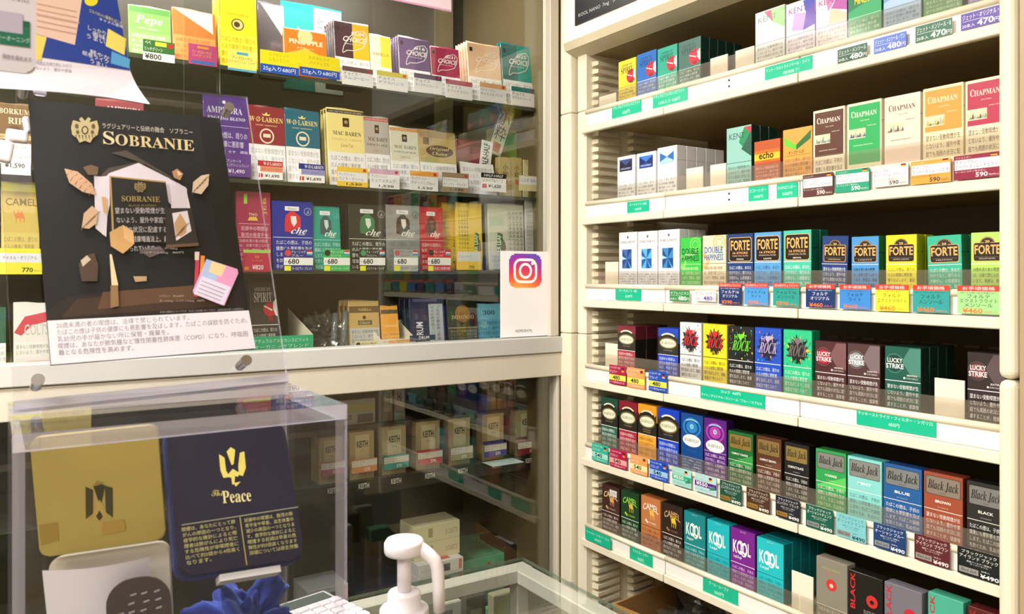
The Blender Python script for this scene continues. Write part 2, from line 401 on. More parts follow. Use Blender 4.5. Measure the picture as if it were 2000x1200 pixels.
cb('wood_block', gx(1086), gx(1095), YL-.022, YL-.0, H-.190, H-.150, mat('#a8743c', 'paint'))
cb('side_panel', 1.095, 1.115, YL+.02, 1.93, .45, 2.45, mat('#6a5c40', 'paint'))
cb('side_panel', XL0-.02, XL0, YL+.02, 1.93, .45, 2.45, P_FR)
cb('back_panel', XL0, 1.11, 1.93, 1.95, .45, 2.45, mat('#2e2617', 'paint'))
cb('top_panel', XL0, 1.11, YL, 1.95, 2.43, 2.45, P_FR)
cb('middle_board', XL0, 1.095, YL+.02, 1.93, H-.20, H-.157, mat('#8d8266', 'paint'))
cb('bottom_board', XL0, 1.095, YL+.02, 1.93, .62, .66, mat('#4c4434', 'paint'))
cb('plinth', XL0, 1.11, YL, 1.93, 0, .62, P_FR)
cb('bottom_rail', XL0, x1085, YL-.02, YL+.02, .64, .69, P_FR)
# upright inside behind doors
cb('inner_upright', gx(858, 1.90), gx(885, 1.90), 1.90, 1.93, H-.157, 2.43, mat('#6a5e42', 'paint'))
# glass panes
def pane(name, x0, x1, y, z0, z1):
    o = box(name, x0, x1, y-YL, y-YL+.004, z0, z1, GLASS, case)
    o.data.materials.append(EDGEGLASS)
    for p in o.data.polygons:
        if abs(p.normal.x) > .5: p.material_index = 1
    return o
pane('glass_door', XL0, gx(427), YL-.012, H-.143, 2.43)
pane('glass_door', gx(359), gx(1068), YL-.002, H-.143, 2.43)
pane('glass_door', XL0, gx(560), YL-.012, .69, H-.235)
pane('glass_door', gx(500), gx(1081), YL-.002, .69, H-.235)
lm = empty('case_lamp', (.35, 1.60, H+.84), 0, 'slim lamp housing at the top inside the glass case', 'lamp')
box('housing', -.6, .6, -.03, .03, 0, .03, mat('#eeeeea', 'matte'), lm)
# glass shelves of the case
GZ = [.400, .186, .011]
for i, z in enumerate(GZ):
    o = box('glass_shelf', XL0+.001, 1.094, 0, .34, -.008, 0, SHELFGLASS, None, loc=(0, 1.575, H+z))
    o.data.materials.append(mat('#39402f', 'gloss'))
    for p in o.data.polygons:
        if p.normal.y < -.5: p.material_index = 1
    setp(o, f'smoky glass shelf inside the wall case, {["upper","middle","lower"][i]} of the three', 'shelf', 'glass shelves of the wall case')
sh = box('lower_shelf_board', XL0+.001, 1.094, 0, .3, -.022, 0, mat('#5a5346', 'paint'), None, loc=(0, 1.60, H-.437))
sh.name = 'case_shelf'; setp(sh, 'dark shelf behind the lower glass door holding beige packs', 'shelf')
fr = box('edge_label_strip', 0, 1.60, -.003, 0, -.030, 0, mat('#17150f', 'gloss'), sh, loc=(-.51, -.0005, 0))
# ---------------------------------------------------------------- cigarette packs
def packbody(w, h, d, cb_, cl, kind):
    """box and flip lid meshes"""
    lh = h*.30 if h > .06 else h*.25
    bm = bmesh.new(); addbox(bm, -w/2, w/2, 0, d, 0, h-lh-.0002, .0007); a = finish(bm, 'box', mat(cb_, kind))
    bm = bmesh.new(); addbox(bm, -w/2, w/2, 0, d, h-lh, h, .0009); b = finish(bm, 'lid', mat(cl, kind))
    return a, b
ALL_LABELS = {}
def chk(l):
    n = len(l.split())
    if not 4 <= n <= 16: print('LABEL LENGTH', n, l)
    if l in ALL_LABELS: print('DUP LABEL', l)
    ALL_LABELS[l] = 1; return l
PH = {}
def rpack(row, x0, x1, ytop, style, args, side, label, behind=0, tilt=0, name='cigarette_pack', d=.022, cat='cigarette pack', kind='gloss', Xo=.007, wdth=None):
    X = XR+Xo; zf = H+ZB[row]+.0465
    a = onx(x0, ytop, X); b = onx(x1, ytop, X); b.y = max(b.y, YE+.0012); wd = a.y-b.y-.0006; h = a.z-zf
    o = empty(name, (X, (a.y+b.y)/2, zf), -math.pi/2, chk(label), cat, f'small packs on the {["top","second","third","fourth","fifth","lowest"][row]} shelf of the tall unit')
    if isinstance(side, str): side = (side, side)
    ma, mb = packbody(wd, h, d, side[0], side[1], kind)
    link('box', ma, o); link('lid', mb, o)
    ar = Art(wd*.985, h*.99, kind); style(ar, *args); ar.build('front_print', o, (0, 0, h*.005))
    if tilt: o.rotation_euler = (0, math.radians(tilt), -math.pi/2)
    for k in range(behind):
        q = clone(o, (X+(d+.0012)*(k+1), o.location.y, zf), None)
        q['label'] = chk(f'{["second","third","fourth","fifth","sixth","seventh"][k]} behind the {PH.get(label, label)}'[:200])
    return o
def warn(a, key, top, col, n=5, lines=4, x0=.06, x1=.95, lh=None, bold=''):
    L = WT[key][:lines]; lh = lh or top/5.0
    a.para(L, x0, top-.015, x1, lh, col, bold, n=max(len(x) for x in WT[key][:3]))
def s_spirit(a, bg, tc, wc):
    a.rect(0, 0, 1, 1, bg); a.ell(.74, .60, .27, '#c8273a')
    a.poly([(.98, .75), (.86, .70), (.84, .60), (.92, .52), (.99, .50)], '#f3efe8'); a.poly([(.50, .66), (.80, .60), (.80, .575), (.50, .64)], '#f5e9e4')
    a.poly([(.62, .50), (.80, .52), (.86, .44), (.66, .44)], '#8e1d2c')
    a.text('AMERICAN', .16, .855, .78, .905, tc, 'serif'); a.text('SPIRIT', .14, .70, .82, .835, tc, 'serif')
    a.rect(0, .385, 1, .395, wc if wc != '#1c1c10' else '#8a8420'); warn(a, 'B', .385, wc, lines=4)
def s_kent(a, bg, facets, tc, wc, t='KENT'):
    a.rect(0, 0, 1, 1, bg)
    for p, c in facets: a.poly(p, c)
    a.text(t, .10, .80, .74, .90, tc); a.rect(0, .40, 1, .408, wc); warn(a, 'C', .38, wc)
def s_plain(a, bg, band, t, tc, wc, key='B'):
    a.rect(0, 0, 1, 1, bg); a.poly([(0, .55), (1, .75), (1, 1), (0, 1)], band)
    if t: a.text(t, .2, .66, .8, .78, tc, 'bold')
    a.rect(0, .42, 1, .427, wc); warn(a, key, .40, wc)
def s_parslim(a, c1, c2, c3):
    a.rect(0, 0, 1, 1, '#f6f7fa'); X0, X1, Y0, Y1 = .12, .86, .66, .93
    a.rect(X0, Y0, X1, Y1, c1); cx, cy = (X0+X1)/2, (Y0+Y1)/2
    a.poly([(X0, Y1), (cx, cy), (X1, Y1)], c2); a.poly([(X0, Y0+.04), (cx, cy), (X0, Y1-.04)], c3); a.poly([(X1, Y0+.04), (cx, cy), (X1, Y1-.04)], c3)
    a.text('PARLIAMENT', .2, .70, .78, .735, '#dfe6f2'); a.rect(.05, .405, .95, .41, '#444'); warn(a, 'B', .39, '#4a4a4e')
def s_parl(a, c1, c2):
    a.rect(0, 0, 1, 1, '#f3f3f8'); a.poly([(.40, .94), (.5, .88), (.60, .94), (.5, .90)], '#4a4048'); a.poly([(.46, .935), (.5, .87), (.54, .935)], '#4a4048')
    a.text('PARLIAMENT', .08, .80, .90, .845, '#4a4048', 'serif'); a.rect(.02, .765, .98, .769, '#d0cdd4')
    X0, X1, Y0, Y1 = .18, .72, .34, .69; cx, cy = .45, .515
    a.rect(X0, Y0, X1, Y1, c1); a.poly([(X0, Y1), (cx, cy), (cx+.04, Y1)], c2); a.poly([(X1, Y1), (cx, cy), (X1, cy)], c2)
    a.poly([(X0, cy-.02), (cx, cy), (X0, cy+.05)], '#8fd6f0'); a.poly([(X0, Y0), (cx, cy), (cx-.03, Y0)], c2); a.poly([(X1, Y0), (cx, cy), (X1-.08, Y0)], '#4fb4e0')
    a.rect(.04, .275, .96, .279, '#55555a'); a.para(WT['F'], .05, .265, .95, .045, '#6a6a70')
def s_dh(a, bg, sp, tc, hc, wc):
    a.rect(0, 0, 1, 1, bg); a.ring(.72, .86, .26, .05, sp); a.ring(.72, .86, .15, .04, sp); a.ring(.05, .52, .25, .12, sp)
    a.text('DOUBLE', .08, .665, .88, .79, tc, 'bold'); a.text('HAPPINESS', .07, .53, .90, .65, tc, 'bold'); a.text('Happiness', .22, .63, .72, .69, hc, 'script')
    a.rect(0, .47, 1, .478, wc); warn(a, 'D', .46, wc, lines=5)
def s_forte(a, bg, sub, wc, key='F', lt='#f4f4f0'):
    a.rect(0, 0, 1, 1, bg)
    for r, c in ((0, '#f0b064'), (.018, '#1c1510')): a.rrect(.05+r, .50+r*.6, .95-r, .94-r*.6, .08, c)
    a.text('FORTE', .12, .70, .88, .885, '#f2b36c', 'bold'); a.text('16 STICKS', .2, .635, .8, .675, '#f2b36c', 'bold')
    a.text('CHARCOAL FILTER', .18, .59, .82, .615, '#e8c8a0'); a.text(sub, .35, .53, .65, .555, '#e8e0d0', 'bold')
    a.rect(.0, .475, 1, .485, lt); warn(a, key, .46, wc, lines=4)
def s_forte20(a, bg, sub, wc, key='C', lt='#f4f4f0'):
    a.rect(0, 0, 1, 1, bg); a.ell(.5, .80, .25, '#1c1510', n=26); a.ring(.5, .80, .24, .012, '#f0b064')
    for k in range(9):
        t = math.radians(10+k*20); a.poly([(.5+.14*math.cos(t), .80+.085*math.sin(t)), (.5+.21*math.cos(t-.04), .80+.13*math.sin(t-.04)), (.5+.21*math.cos(t+.04), .80+.13*math.sin(t+.04))], '#8c7a5a')
    for r, c in ((0, '#f0b064'), (.015, '#1c1510')): a.rrect(.07+r, .53+r*.6, .93-r, .84-r*.6, .06, c)
    a.ell(.5, .845, .10, '#1c1510'); a.text('20', .43, .83, .57, .875, '#f2c890', 'bold')
    a.text('FORTE', .11, .645, .89, .80, '#f2b36c', 'bold'); a.text(sub, .25, .565, .75, .585, '#e8e0d0'); a.rect(.14, .60, .86, .603, '#b08850')
    a.rect(0, .485, 1, .494, lt); warn(a, key, .47, wc, lines=4)
def s_rock(a, bg, cs, tc, tc2, wc, seed, key='B'):
    a.rect(0, 0, 1, 1, bg); R = random.Random(seed)
    for k in range(46):
        t = R.uniform(0, 6.28); r = R.uniform(.2, .62); x, y = .5+r*math.cos(t), .72+r*.5*math.sin(t); q = R.uniform(.012, .05); e = R.uniform(0, 6.28)
        if .44 < y < .985 and .02 < x < .98: a.poly([(x+q*math.cos(e), y+q*.6*math.sin(e)), (x+q*math.cos(e+2), y+q*.6*math.sin(e+2)), (x+q*.5*math.cos(e+4), y+q*.4*math.sin(e+4))], R.choice(cs))
    for k in range(12):
        t = k*.5236+R.uniform(-.2, .2); a.poly([(.5+.10*math.sin(t), .72-.08*math.cos(t)), (.5+R.uniform(.36, .47)*math.cos(t), .72+.23*math.sin(t)), (.5-.10*math.sin(t), .72+.08*math.cos(t))], tc2 if k % 2 else R.choice(cs))
    pts = []
    for k in range(22):
        t = k*.2856; q = 1 if k % 2 else .72; pts.append((.5+.40*q*math.cos(t), .70+.185*q*math.sin(t)))
    a.poly(pts, tc2)
    a.text('ROCK', .13, .595, .83, .76, tc2, 'bi', shear=.06); a.text('ROCK', .15, .61, .85, .78, tc, 'bi', shear=.06); a.text('H♥T', .27, .775, .75, .885, tc, 'bold')
    a.text('GUNS', .40, .50, .64, .55, tc2, 'bold'); a.rect(0, .445, 1, .455, wc); warn(a, key, .43, wc, lines=5, bold='')
def s_lucky(a, bg, hi, cc, sub, wc='#f0eeee'):
    a.rect(0, 0, 1, 1, bg); a.poly([(.48, .78), (.70, .985), (1, .985), (1, .56), (.70, .60)], hi)
    a.ell(.27, .745, .255, bg); a.ring(.27, .745, .265, .02, hi, n=30); a.ell(.27, .745, .215, cc, n=30)
    a.text('LUCKY', .07, .755, .50, .825, '#f2eeee', 'bold'); a.text('STRIKE', .03, .665, .53, .74, '#f2eeee', 'bold')
    a.text(sub, .62, .565, .92, .59, '#e8e0e0', 'bold'); a.ell(.55, .535, .03, '#e8e0e0'); a.text('FILTER CIGARILLO', .60, .522, .93, .545, '#e0d8d8')
    a.rect(0, .475, 1, .486, '#e8e4e4'); warn(a, 'C', .465, wc, lines=5)
def s_harvest(a, col, wc='#f0e6e0', wbg=None, lc='#efe9d0', key='E'):
    a.rect(0, 0, 1, 1, '#23201a'); P = [(0, 1), (1, 1), (1, .855)]
    for k in range(9): t = math.pi*k/8; P.append((.5+.42*math.cos(t), .80+.085*math.sin(t)))
    a.poly(P+[(0, .855)], col)
    a.ring(.5, .78, .42, .06, '#efe2c8', ry=.13, a0=35, a1=145, n=12)
    for r, c in ((0, '#8a7c40'), (.03, '#23201a'), (.05, lc)): a.ell(.5, .70, .44-r, c, ry=.115-r*.45, n=28)
    a.text('HARVEST', .16, .675, .84, .73, '#8b8450', 'serif'); a.text('LITTLE CIGARS', .28, .545, .72, .56, '#cdc4a8')
    a.text('FILTERED', .3, .505, .7, .522, col)
    a.rect(0, 0, 1, .46, wbg or col); a.rect(0, .455, 1, .466, '#f0e8e0'); warn(a, key, .45, wc, lines=4)
def s_harvslim(a, bg, hi, key='F', wtop=.22):
    a.rect(0, 0, 1, 1, bg)
    for k, r in enumerate((.42, .34, .26)): a.ell(.5, .78, r, [hi, bg, hi][k], ry=.16-.03*k)
    a.ring(.5, .80, .40, .05, '#8ec8e0', ry=.12, a0=45, a1=135, n=12); a.ring(.5, .79, .08, .03, '#a8f0f0'); a.ell(.5, .79, .02, '#a8f0f0')
    a.ell(.5, .55, .42, '#f6f4f2', ry=.105, n=28); a.text('HARVEST', .16, .525, .84, .58, '#6a6a60', 'serif'); a.text('SUPER SLIM', .3, .37, .7, .385, hi)
    a.rect(0, wtop+.03, 1, wtop+.037, '#b0c8e8'); a.para(WT[key], .05, wtop+.02, .95, .078 if wtop > .3 else .05, '#e8eef8')
def s_bj(a, bg, pc, txt, sub, wc='#e9e6e0', key='A', hi=None):
    a.rect(0, 0, 1, 1, bg)
    if hi: a.poly([(0, .40), (1, .62), (1, .40)], hi)
    for r, c in ((0, '#3c362a'), (.012, pc)): a.rrect(.05+r, .685+r*.6, .95-r, .955-r*.6, .03, c, 'satin')
    for x in (.1, .9):
        for y in (.71, .93): a.ell(x, y, .012, '#4a4438')
    a.text('Black Jack', .10, .75, .90, .90, '#1c1812', 'bi'); a.text('ORIGINAL', .42, .715, .58, .728, '#3a3428')
    a.text(sub, .14 if len(sub) > 7 else .3, .575, .80 if len(sub) > 7 else .7, .615, '#f2efe8' if bg != '#86d2d0' else '#f4ffff', 'bold')
    a.text('20 CIGARILLOS', .36, .51, .64, .522, '#d8d4c8'); a.rect(0, .465, 1, .474, '#e8e4da'); warn(a, key, .455, wc, lines=5)
CAM = [(.40, .62), (.43, .665), (.455, .655), (.46, .60), (.50, .61), (.54, .68), (.57, .61), (.63, .665), (.66, .60), (.70, .54), (.685, .45), (.665, .45), (.665, .52), (.60, .535), (.595, .45), (.575, .45), (.57, .53), (.50, .53), (.50, .45), (.48, .45), (.475, .53), (.44, .59), (.42, .63)]
def s_camel(a, bg, tc, cc, lc, wc, sub='CIGARS', sticker=False, key='B', light=True):
    a.rect(0, 0, 1, 1, bg); a.text('CAMEL', .10, .72, .90, .84, tc, 'bold', arc=.05); a.poly([(x, y+.14) for x, y in CAM], cc)
    a.ell(.26, .545, .05, lc); a.ell(.33, .52, .045, lc); a.text(sub, .42, .505, .78, .54, lc); a.rect(0, .44, 1, .45, wc); warn(a, key, .43, wc, lines=5, bold='')
    if sticker: a.rect(.44, .80, .86, .93, '#dcd8d8'); a.text('320円', .50, .83, .80, .89, '#8a8890')
def s_kool(a, bg, sub, wc, line='#f4fafa'):
    a.rect(0, 0, 1, 1, bg); a.text('KOOL', .09, .575, .83, .80, '#f4f8f6', 'bold'); a.ring(.40, .69, .14, .045, '#f4f8f6', ry=.12); a.ring(.55, .665, .14, .045, '#f4f8f6', ry=.12)
    a.text(sub, .11, .48, .46, .545, '#e8f2f2', 'bi'); a.text('SINCE 1933', .38, .955, .62, .975, '#c8e0e0'); a.rect(0, .405, 1, .414, line); warn(a, 'A', .395, wc, lines=5)
def s_devil(a, bg, c, tc, wc, cx=.5, t='BLACK DEVIL', vert=True):
    a.rect(0, 0, 1, 1, bg); a.ring(cx, .62, .17, .05, c); a.ell(cx, .62, .12, c); a.ell(cx, .61, .06, '#e8d0c8' if not vert else bg)
    if vert:
        a.text(t[:5], .05, .42, .20, .98, c, 'bold', rot=90)
        a.text('DEVIL', .45, .30, .85, .46, tc, 'serif')
    else: a.text(t, .2, .84, .8, .87, tc, 'serif'); a.text('FLAVOR', .3, .76, .7, .785, '#c86a70')
    a.rect(0, .27, 1, .28, wc); a.para(WT['D'], .05, .26, .95, .085, wc)
def s_chap(a, bg, cream, tc, pic, wc='#4a3a2a', low=.30, key='A'):
    a.rect(0, 0, 1, 1, cream); a.rect(.05, low, .97, .965, bg)
    a.text('C', .12, .795, .22, .885, tc, 'serif'); a.text('HAPMAN', .225, .795, .87, .865, tc, 'serif'); a.text('FINE CIGARS', .40, .73, .66, .745, tc)
    a.rect(.05, .49, .55, .63, '#d8d0b0')
    R = random.Random(hash(pic) % 97)
    for k in range(7): x = .08+.065*k; a.poly([(x, .505), (x+.09, .505), (x+.05, .53+R.random()*.08)], [pic, '#6a5a3a', '#a8b0a0'][k % 3])
    a.text('SUPER SLIM', .60, .645, .85, .66, tc); a.text('BLENDED PREMIUM', .2, .38, .75, .395, tc)
    a.para(WT[key], .07, low-.02, .94, .105, wc)
def s_echo(a):
    a.rect(0, 0, 1, 1, '#b8552c'); a.rect(0, .70, 1, .78, '#f07028'); a.rect(0, .55, 1, .70, '#f6c030'); a.rect(0, .50, 1, .55, '#f07028')
    a.text('echo', .18, .575, .76, .745, '#1e140c', 'bold'); a.text('CIGARS', .33, .515, .67, .54, '#1e140c'); a.text('JT', .42, .88, .56, .92, '#8a3a1a')
    a.rect(0, .44, 1, .448, '#2a1c14'); warn(a, 'C', .43, '#f0d8c8')
def s_wakaba(a):
    a.rect(0, 0, 1, 1, '#e2a04c'); a.poly([(.03, .86), (.46, .68), (.46, .58), (.04, .70)], '#6cc43c'); a.poly([(.46, .58), (.46, .68), (.97, .93), (.95, .76)], '#2c6a34')
    a.text('わかば', .18, .505, .74, .575, '#2a2014'); a.rect(.05, .475, .95, .481, '#4a3818'); warn(a, 'B', .46, '#5a3c10')
G1 = [([(0, .98), (.5, .70), (0, .5)], '#dfe9e6'), ([(.55, .98), (1, .98), (1, .6), (.62, .75)], '#9fce8e'), ([(.5, .7), (1, .6), (1, .42), (.3, .42)], '#e2d8e6'), ([(.3, .98), (.55, .98), (.62, .75)], '#d05070')]
G2 = [([(0, .98), (.35, .72), (0, .45)], '#e8d8f0'), ([(.3, .8), (.7, .75), (.6, .45), (.2, .5)], '#c8a0e0'), ([(.7, .75), (1, .9), (1, .5), (.6, .45)], '#6a4ab0'), ([(.6, .98), (1, .98), (1, .9), (.7, .75)], '#4a50b8')]
G3 = [([(0, .98), (.4, .66), (0, .5)], '#f4e2ec'), ([(.4, .66), (.8, .98), (.3, .98)], '#e088b8'), ([(.5, .7), (1, .55), (1, .42), (.4, .42)], '#f6c8b0'), ([(.7, .9), (1, .98), (1, .6), (.5, .7)], '#b45aa8')]
GT = [([(.50, .74), (.72, .98), (1, .98), (1, .48)], '#1f8a5a'), ([(.72, .98), (1, .98), (1, .84)], '#c03048'), ([(.6, .62), (1, .9), (1, .48)], '#2a5a4a')]
top = 'on the top shelf'; R2 = 'on the second shelf'; R3 = 'on the third shelf'; R4 = 'on the fourth shelf'; R5 = 'on the fifth shelf'; R6 = 'on the lowest shelf'
def PK(*a, short=None, **k):
    lab = a[6]; PH[lab] = short or lab; return rpack(*a, **k)
# row 1
PK(0, 1208, 1242, 122, s_spirit, ('#ecd93a', '#1c1c10', '#1c1c10'), '#e0cc30', 'yellow pack with a red disc beside the slatted side wall, top shelf')
PK(0, 1244, 1282, 108, s_spirit, ('#1f6ac0', '#12305e', '#e6eef6'), '#1a58a8', 'blue pack with a red disc next to the yellow one, top shelf')
PK(0, 1284, 1323, 97, s_spirit, ('#1fa58c', '#0e4a40', '#e6f6f0'), '#16806c', 'teal green pack with a red disc on the top shelf')
PK(0, 1325, 1369, 84, s_spirit, ('#3b6a60', '#1c3a34', '#e6f0ea'), '#123a34', 'dark grey green pack with a red disc on the top shelf', behind=4, short='dark grey green pack with a red disc')
PK(0, 1475, 1533, 27, s_kent, ('#e8ece8', G1, '#6a8a80', '#5a5a58'), '#dfe2de', 'silver white pack with green and red facets on the top shelf')
PK(0, 1535, 1592, 10, s_kent, ('#f0e8f4', G2, '#7a3aa0', '#5a5068'), '#d8d0e4', 'white pack with violet facets on the top shelf')
PK(0, 1593, 1655, -6, s_kent, ('#f6e8ee', G3, '#b03a8a', '#6a5058'), '#6a3a90', 'white pack with pink facets on the top shelf')
PK(0, 1656, 1722, -22, s_plain, ('#35a468', '#1a7a50', 'MINERAL', '#e8d840', '#d8efe0'), '#1f7a50', 'green pack with yellow lettering on the top shelf')
PK(0, 1725, 1800, -40, s_plain, ('#a8c4e0', '#6f9ed0', '', '#fff', '#4a6a90'), '#7a9ac0', 'pale blue pack on the top shelf')
PK(0, 1803, 1880, -60, s_plain, ('#5aa060', '#3c8450', 'MENTHOL', '#e8f0e0', '#e8f4e4', 'C'), '#2f6a3c', 'mid green pack between the pale blue and violet ones, top shelf')
PK(0, 1890, 1946, -82, s_plain, ('#8478b8', '#5a4a98', '', '#fff', '#e8e4f4'), '#5a4a98', 'violet pack at the post end of the top shelf', wdth=.06)
# row 2
for q, (x0, x1, y, c, t) in enumerate(((1206, 1240, 308, ('#20264a', '#3a4a8a', '#181c38'), 'dark indigo'), (1244, 1281, 301, ('#1a3f9a', '#3a78d0', '#0f2468'), 'royal blue'), (1284, 1322, 290, ('#9ccbe8', '#e8f4fa', '#2a6ab8'), 'pale silver blue'))):
    PK(1, x0, x1, y, s_parslim, c, '#eeeef2', f'slim white pack with {t} faceted square, second shelf', behind=4 if q == 2 else 0, short=f'slim white pack with {t} square', d=.026)
PK(1, 1419, 1468, 252, s_kent, ('#8fc4ba', GT, '#2a4a48', '#2c4a48'), '#143c30', 'grey teal pack with a white price sticker on the second shelf', behind=2, short='grey teal pack with sticker')
PK(1, 1473, 1524, 278, s_echo, (), '#a84a28', 'short orange pack with yellow band and large lower-case word, second shelf')
PK(1, 1529, 1587, 255, s_wakaba, (), '#b87a34', 'tan pack with green folded leaf shapes on the second shelf')
CH = [(1588, 1650, 218, '#5a3428', '#f0e4c8', '#efe6d8', '#7a8aa0', .30, 'dark brown', 'A'), (1654, 1722, 205, '#28a85c', '#eee8c4', '#f0f4d8', '#4a6a90', .12, 'bright green', 'D'), (1727, 1798, 192, '#efd6c6', '#f2e0d0', '#4a3428', '#8a5a80', .10, 'pale pink', 'E'), (1802, 1882, 175, '#e8993e', '#f4e2b8', '#f6e8c0', '#c8b040', .42, 'orange', 'C'), (1885, 1965, 160, '#b4284a', '#f4e6c4', '#f0d8c8', '#8aa060', .42, 'crimson', 'C')]
for x0, x1, y, bg, cr, tc, pic, low, nm, key in CH:
    PK(1, x0, x1, y, s_chap, (bg, cr, tc, pic, '#4a3a2a', low, key), cr, f'tall {nm} pack with cream frame and small picture, second shelf', wdth=.0585 if nm == 'crimson' else None)
# row 3
for x0, x1, y, c, nm, b in ((1209, 1244, 455, ('#1c3c8a', '#3a6ab0'), 'navy and violet', 0), (1246, 1284, 453, ('#1f58b0', '#5ab8e8'), 'bright cyan-lit', 0), (1286, 1327, 450, ('#184a90', '#3a8ac8'), 'deep blue', 2)):
    PK(2, x0, x1, y, s_parl, c, '#ececf2', f'tall white pack with {nm} faceted rectangle, third shelf', behind=b, short=f'tall white pack with {nm} rectangle', d=.024)
PK(2, 1329, 1370, 465, s_dh, ('#3cc04a', '#7ad860', '#0e4a28', '#e8f8d0', '#d8f4c8'), '#2a9a3c', 'lime green pack with spiral pattern and dark lettering, third shelf')
PK(2, 1372, 1418, 461, s_dh, ('#e8d8bc', '#f0b878', '#1a6ab0', '#fff4e0', '#5a5040'), '#d8c8a8', 'beige pack with orange spiral and blue lettering, third shelf')
for x0, x1, y, bg, sub, wc, sd, nm in ((1421, 1471, 458, '#1a3d78', 'ORIGINAL', '#e8eef6', '#122c5a', 'navy'), (1473, 1526, 455, '#5a9fd8', 'LIGHTS', '#1c3c5c', '#3a78b0', 'sky blue'), (1530, 1585, 451, '#4ac0a8', 'MENTHOL', '#f0fcf4', '#14705c', 'mint teal')):
    PK(2, x0, x1, y, s_forte, (bg, sub, wc), sd, f'{nm} pack with black framed label without dome, third shelf', behind=1 if nm == 'mint teal' else 0, short=f'{nm} pack with black framed label')
for x0, x1, y, bg, sub, wc, sd, nm, key in ((1603, 1654, 462, '#1c3a7a', 'ORIGINAL', '#e8eef6', '#142850', 'navy', 'C'), (1663, 1717, 463, '#4a94d4', 'LIGHTS', '#1c3454', '#1a7048', 'sky blue', 'D'), (1730, 1791, 460, '#efe62a', 'EXTRA LIGHTS', '#8a8420', '#a8b418', 'bright yellow', 'B'), (1813, 1881, 461, '#36b498', 'MENTHOL', '#e8f8f0', '#107858', 'teal', 'F'), (1896, 1962, 455, '#b4e06a', 'EXTRA LIGHTS MENTHOL', '#4a6a28', '#98c858', 'pale lime', 'D')):
    PK(2, x0, x1, y, s_forte20, (bg, sub, wc, key), sd, f'{nm} pack with domed black label on the third shelf', behind=1 if nm not in ('pale lime', 'navy') else 0, tilt={'navy': 2, 'teal': -1.5}.get(nm, 0), short=f'{nm} pack with domed label', wdth=.056 if nm == 'pale lime' else None)
# row 4
PK(3, 1206, 1241, 635, s_harvest, ('#7a1f30', '#f0d8d8', '#a83a48'), ('#16120e', '#5a1a28'), 'maroon topped black pack with cream oval on the fourth shelf', behind=2, short='maroon topped black pack', d=.03)
PK(3, 1285, 1325, 640, s_harvest, ('#1a46b8', '#e0e8f8', '#2048c0'), ('#100e14', '#1a46b8'), 'blue topped black pack with cream oval on the fourth shelf', behind=1, short='blue topped black pack with oval, fourth shelf', d=.026)
for x0, x1, y, bg, cs, tc, t2, wc, sd, nm in ((1328, 1370, 629, '#e8e8ea', ['#222', '#3a8ad0', '#e0c040', '#c8c8cc'], '#d82838', '#1c1a1c', '#5a5a5e', '#d0d0d0', 'white'), (1373, 1420, 632, '#f4de28', ['#e07a20', '#222', '#c8a818'], '#d82830', '#2a1a10', '#6a6018', '#d0b820', 'yellow'),
        (1422, 1472, 636, '#16181a', ['#3ab0d0', '#e0d040', '#e04a30', '#2a6a3a'], '#6ad83a', '#0a1a0a', '#eef0ee', '#0e0e10', 'black'), (1474, 1526, 639, '#1f4fc0', ['#40a8e8', '#e8c040', '#122a70', '#e06a50'], '#b8a4d8', '#1a1a38', '#e8eefa', '#16389a', 'blue'), (1530, 1586, 643, '#2cc08a', ['#0e6a44', '#a8e040', '#e8c840', '#13805c'], '#7a6a74', '#1a2018', '#e6faf0', '#149468', 'green')):
    PK(3, x0, x1, y, s_rock, (bg, cs, tc, t2, wc, x0), sd, f'{nm} pack with exploding graffiti lettering on the fourth shelf', short=f'{nm} graffiti pack')
for x0, x1, y, bg, hi, cc, sub, sd, nm in ((1592, 1653, 665, '#4a2428', '#7a5458', '#b02038', 'ORIGINAL', '#3a1a1e', 'maroon brown pack with red disc'), (1655, 1719, 670, '#4c3234', '#7a686c', '#8e979e', 'LIGHTS', '#38201e', 'brown pack with silver disc'), (1728, 1799, 675, '#14564a', '#4a8478', '#0e3c34', 'MENTHOL', '#0a2c24', 'dark green pack with green disc'), (1889, 1968, 687, '#2a2024', '#5a4a4c', '#7a3a3c', 'EXTRA', '#1a1014', 'black brown pack with dull red disc')):
    PK(3, x0, x1, y, s_lucky, (bg, hi, cc, sub), sd, f'{nm} on the fourth shelf', behind=3 if 'dark green' in nm else 0, short=nm, wdth=.060 if 'black' in nm else None)
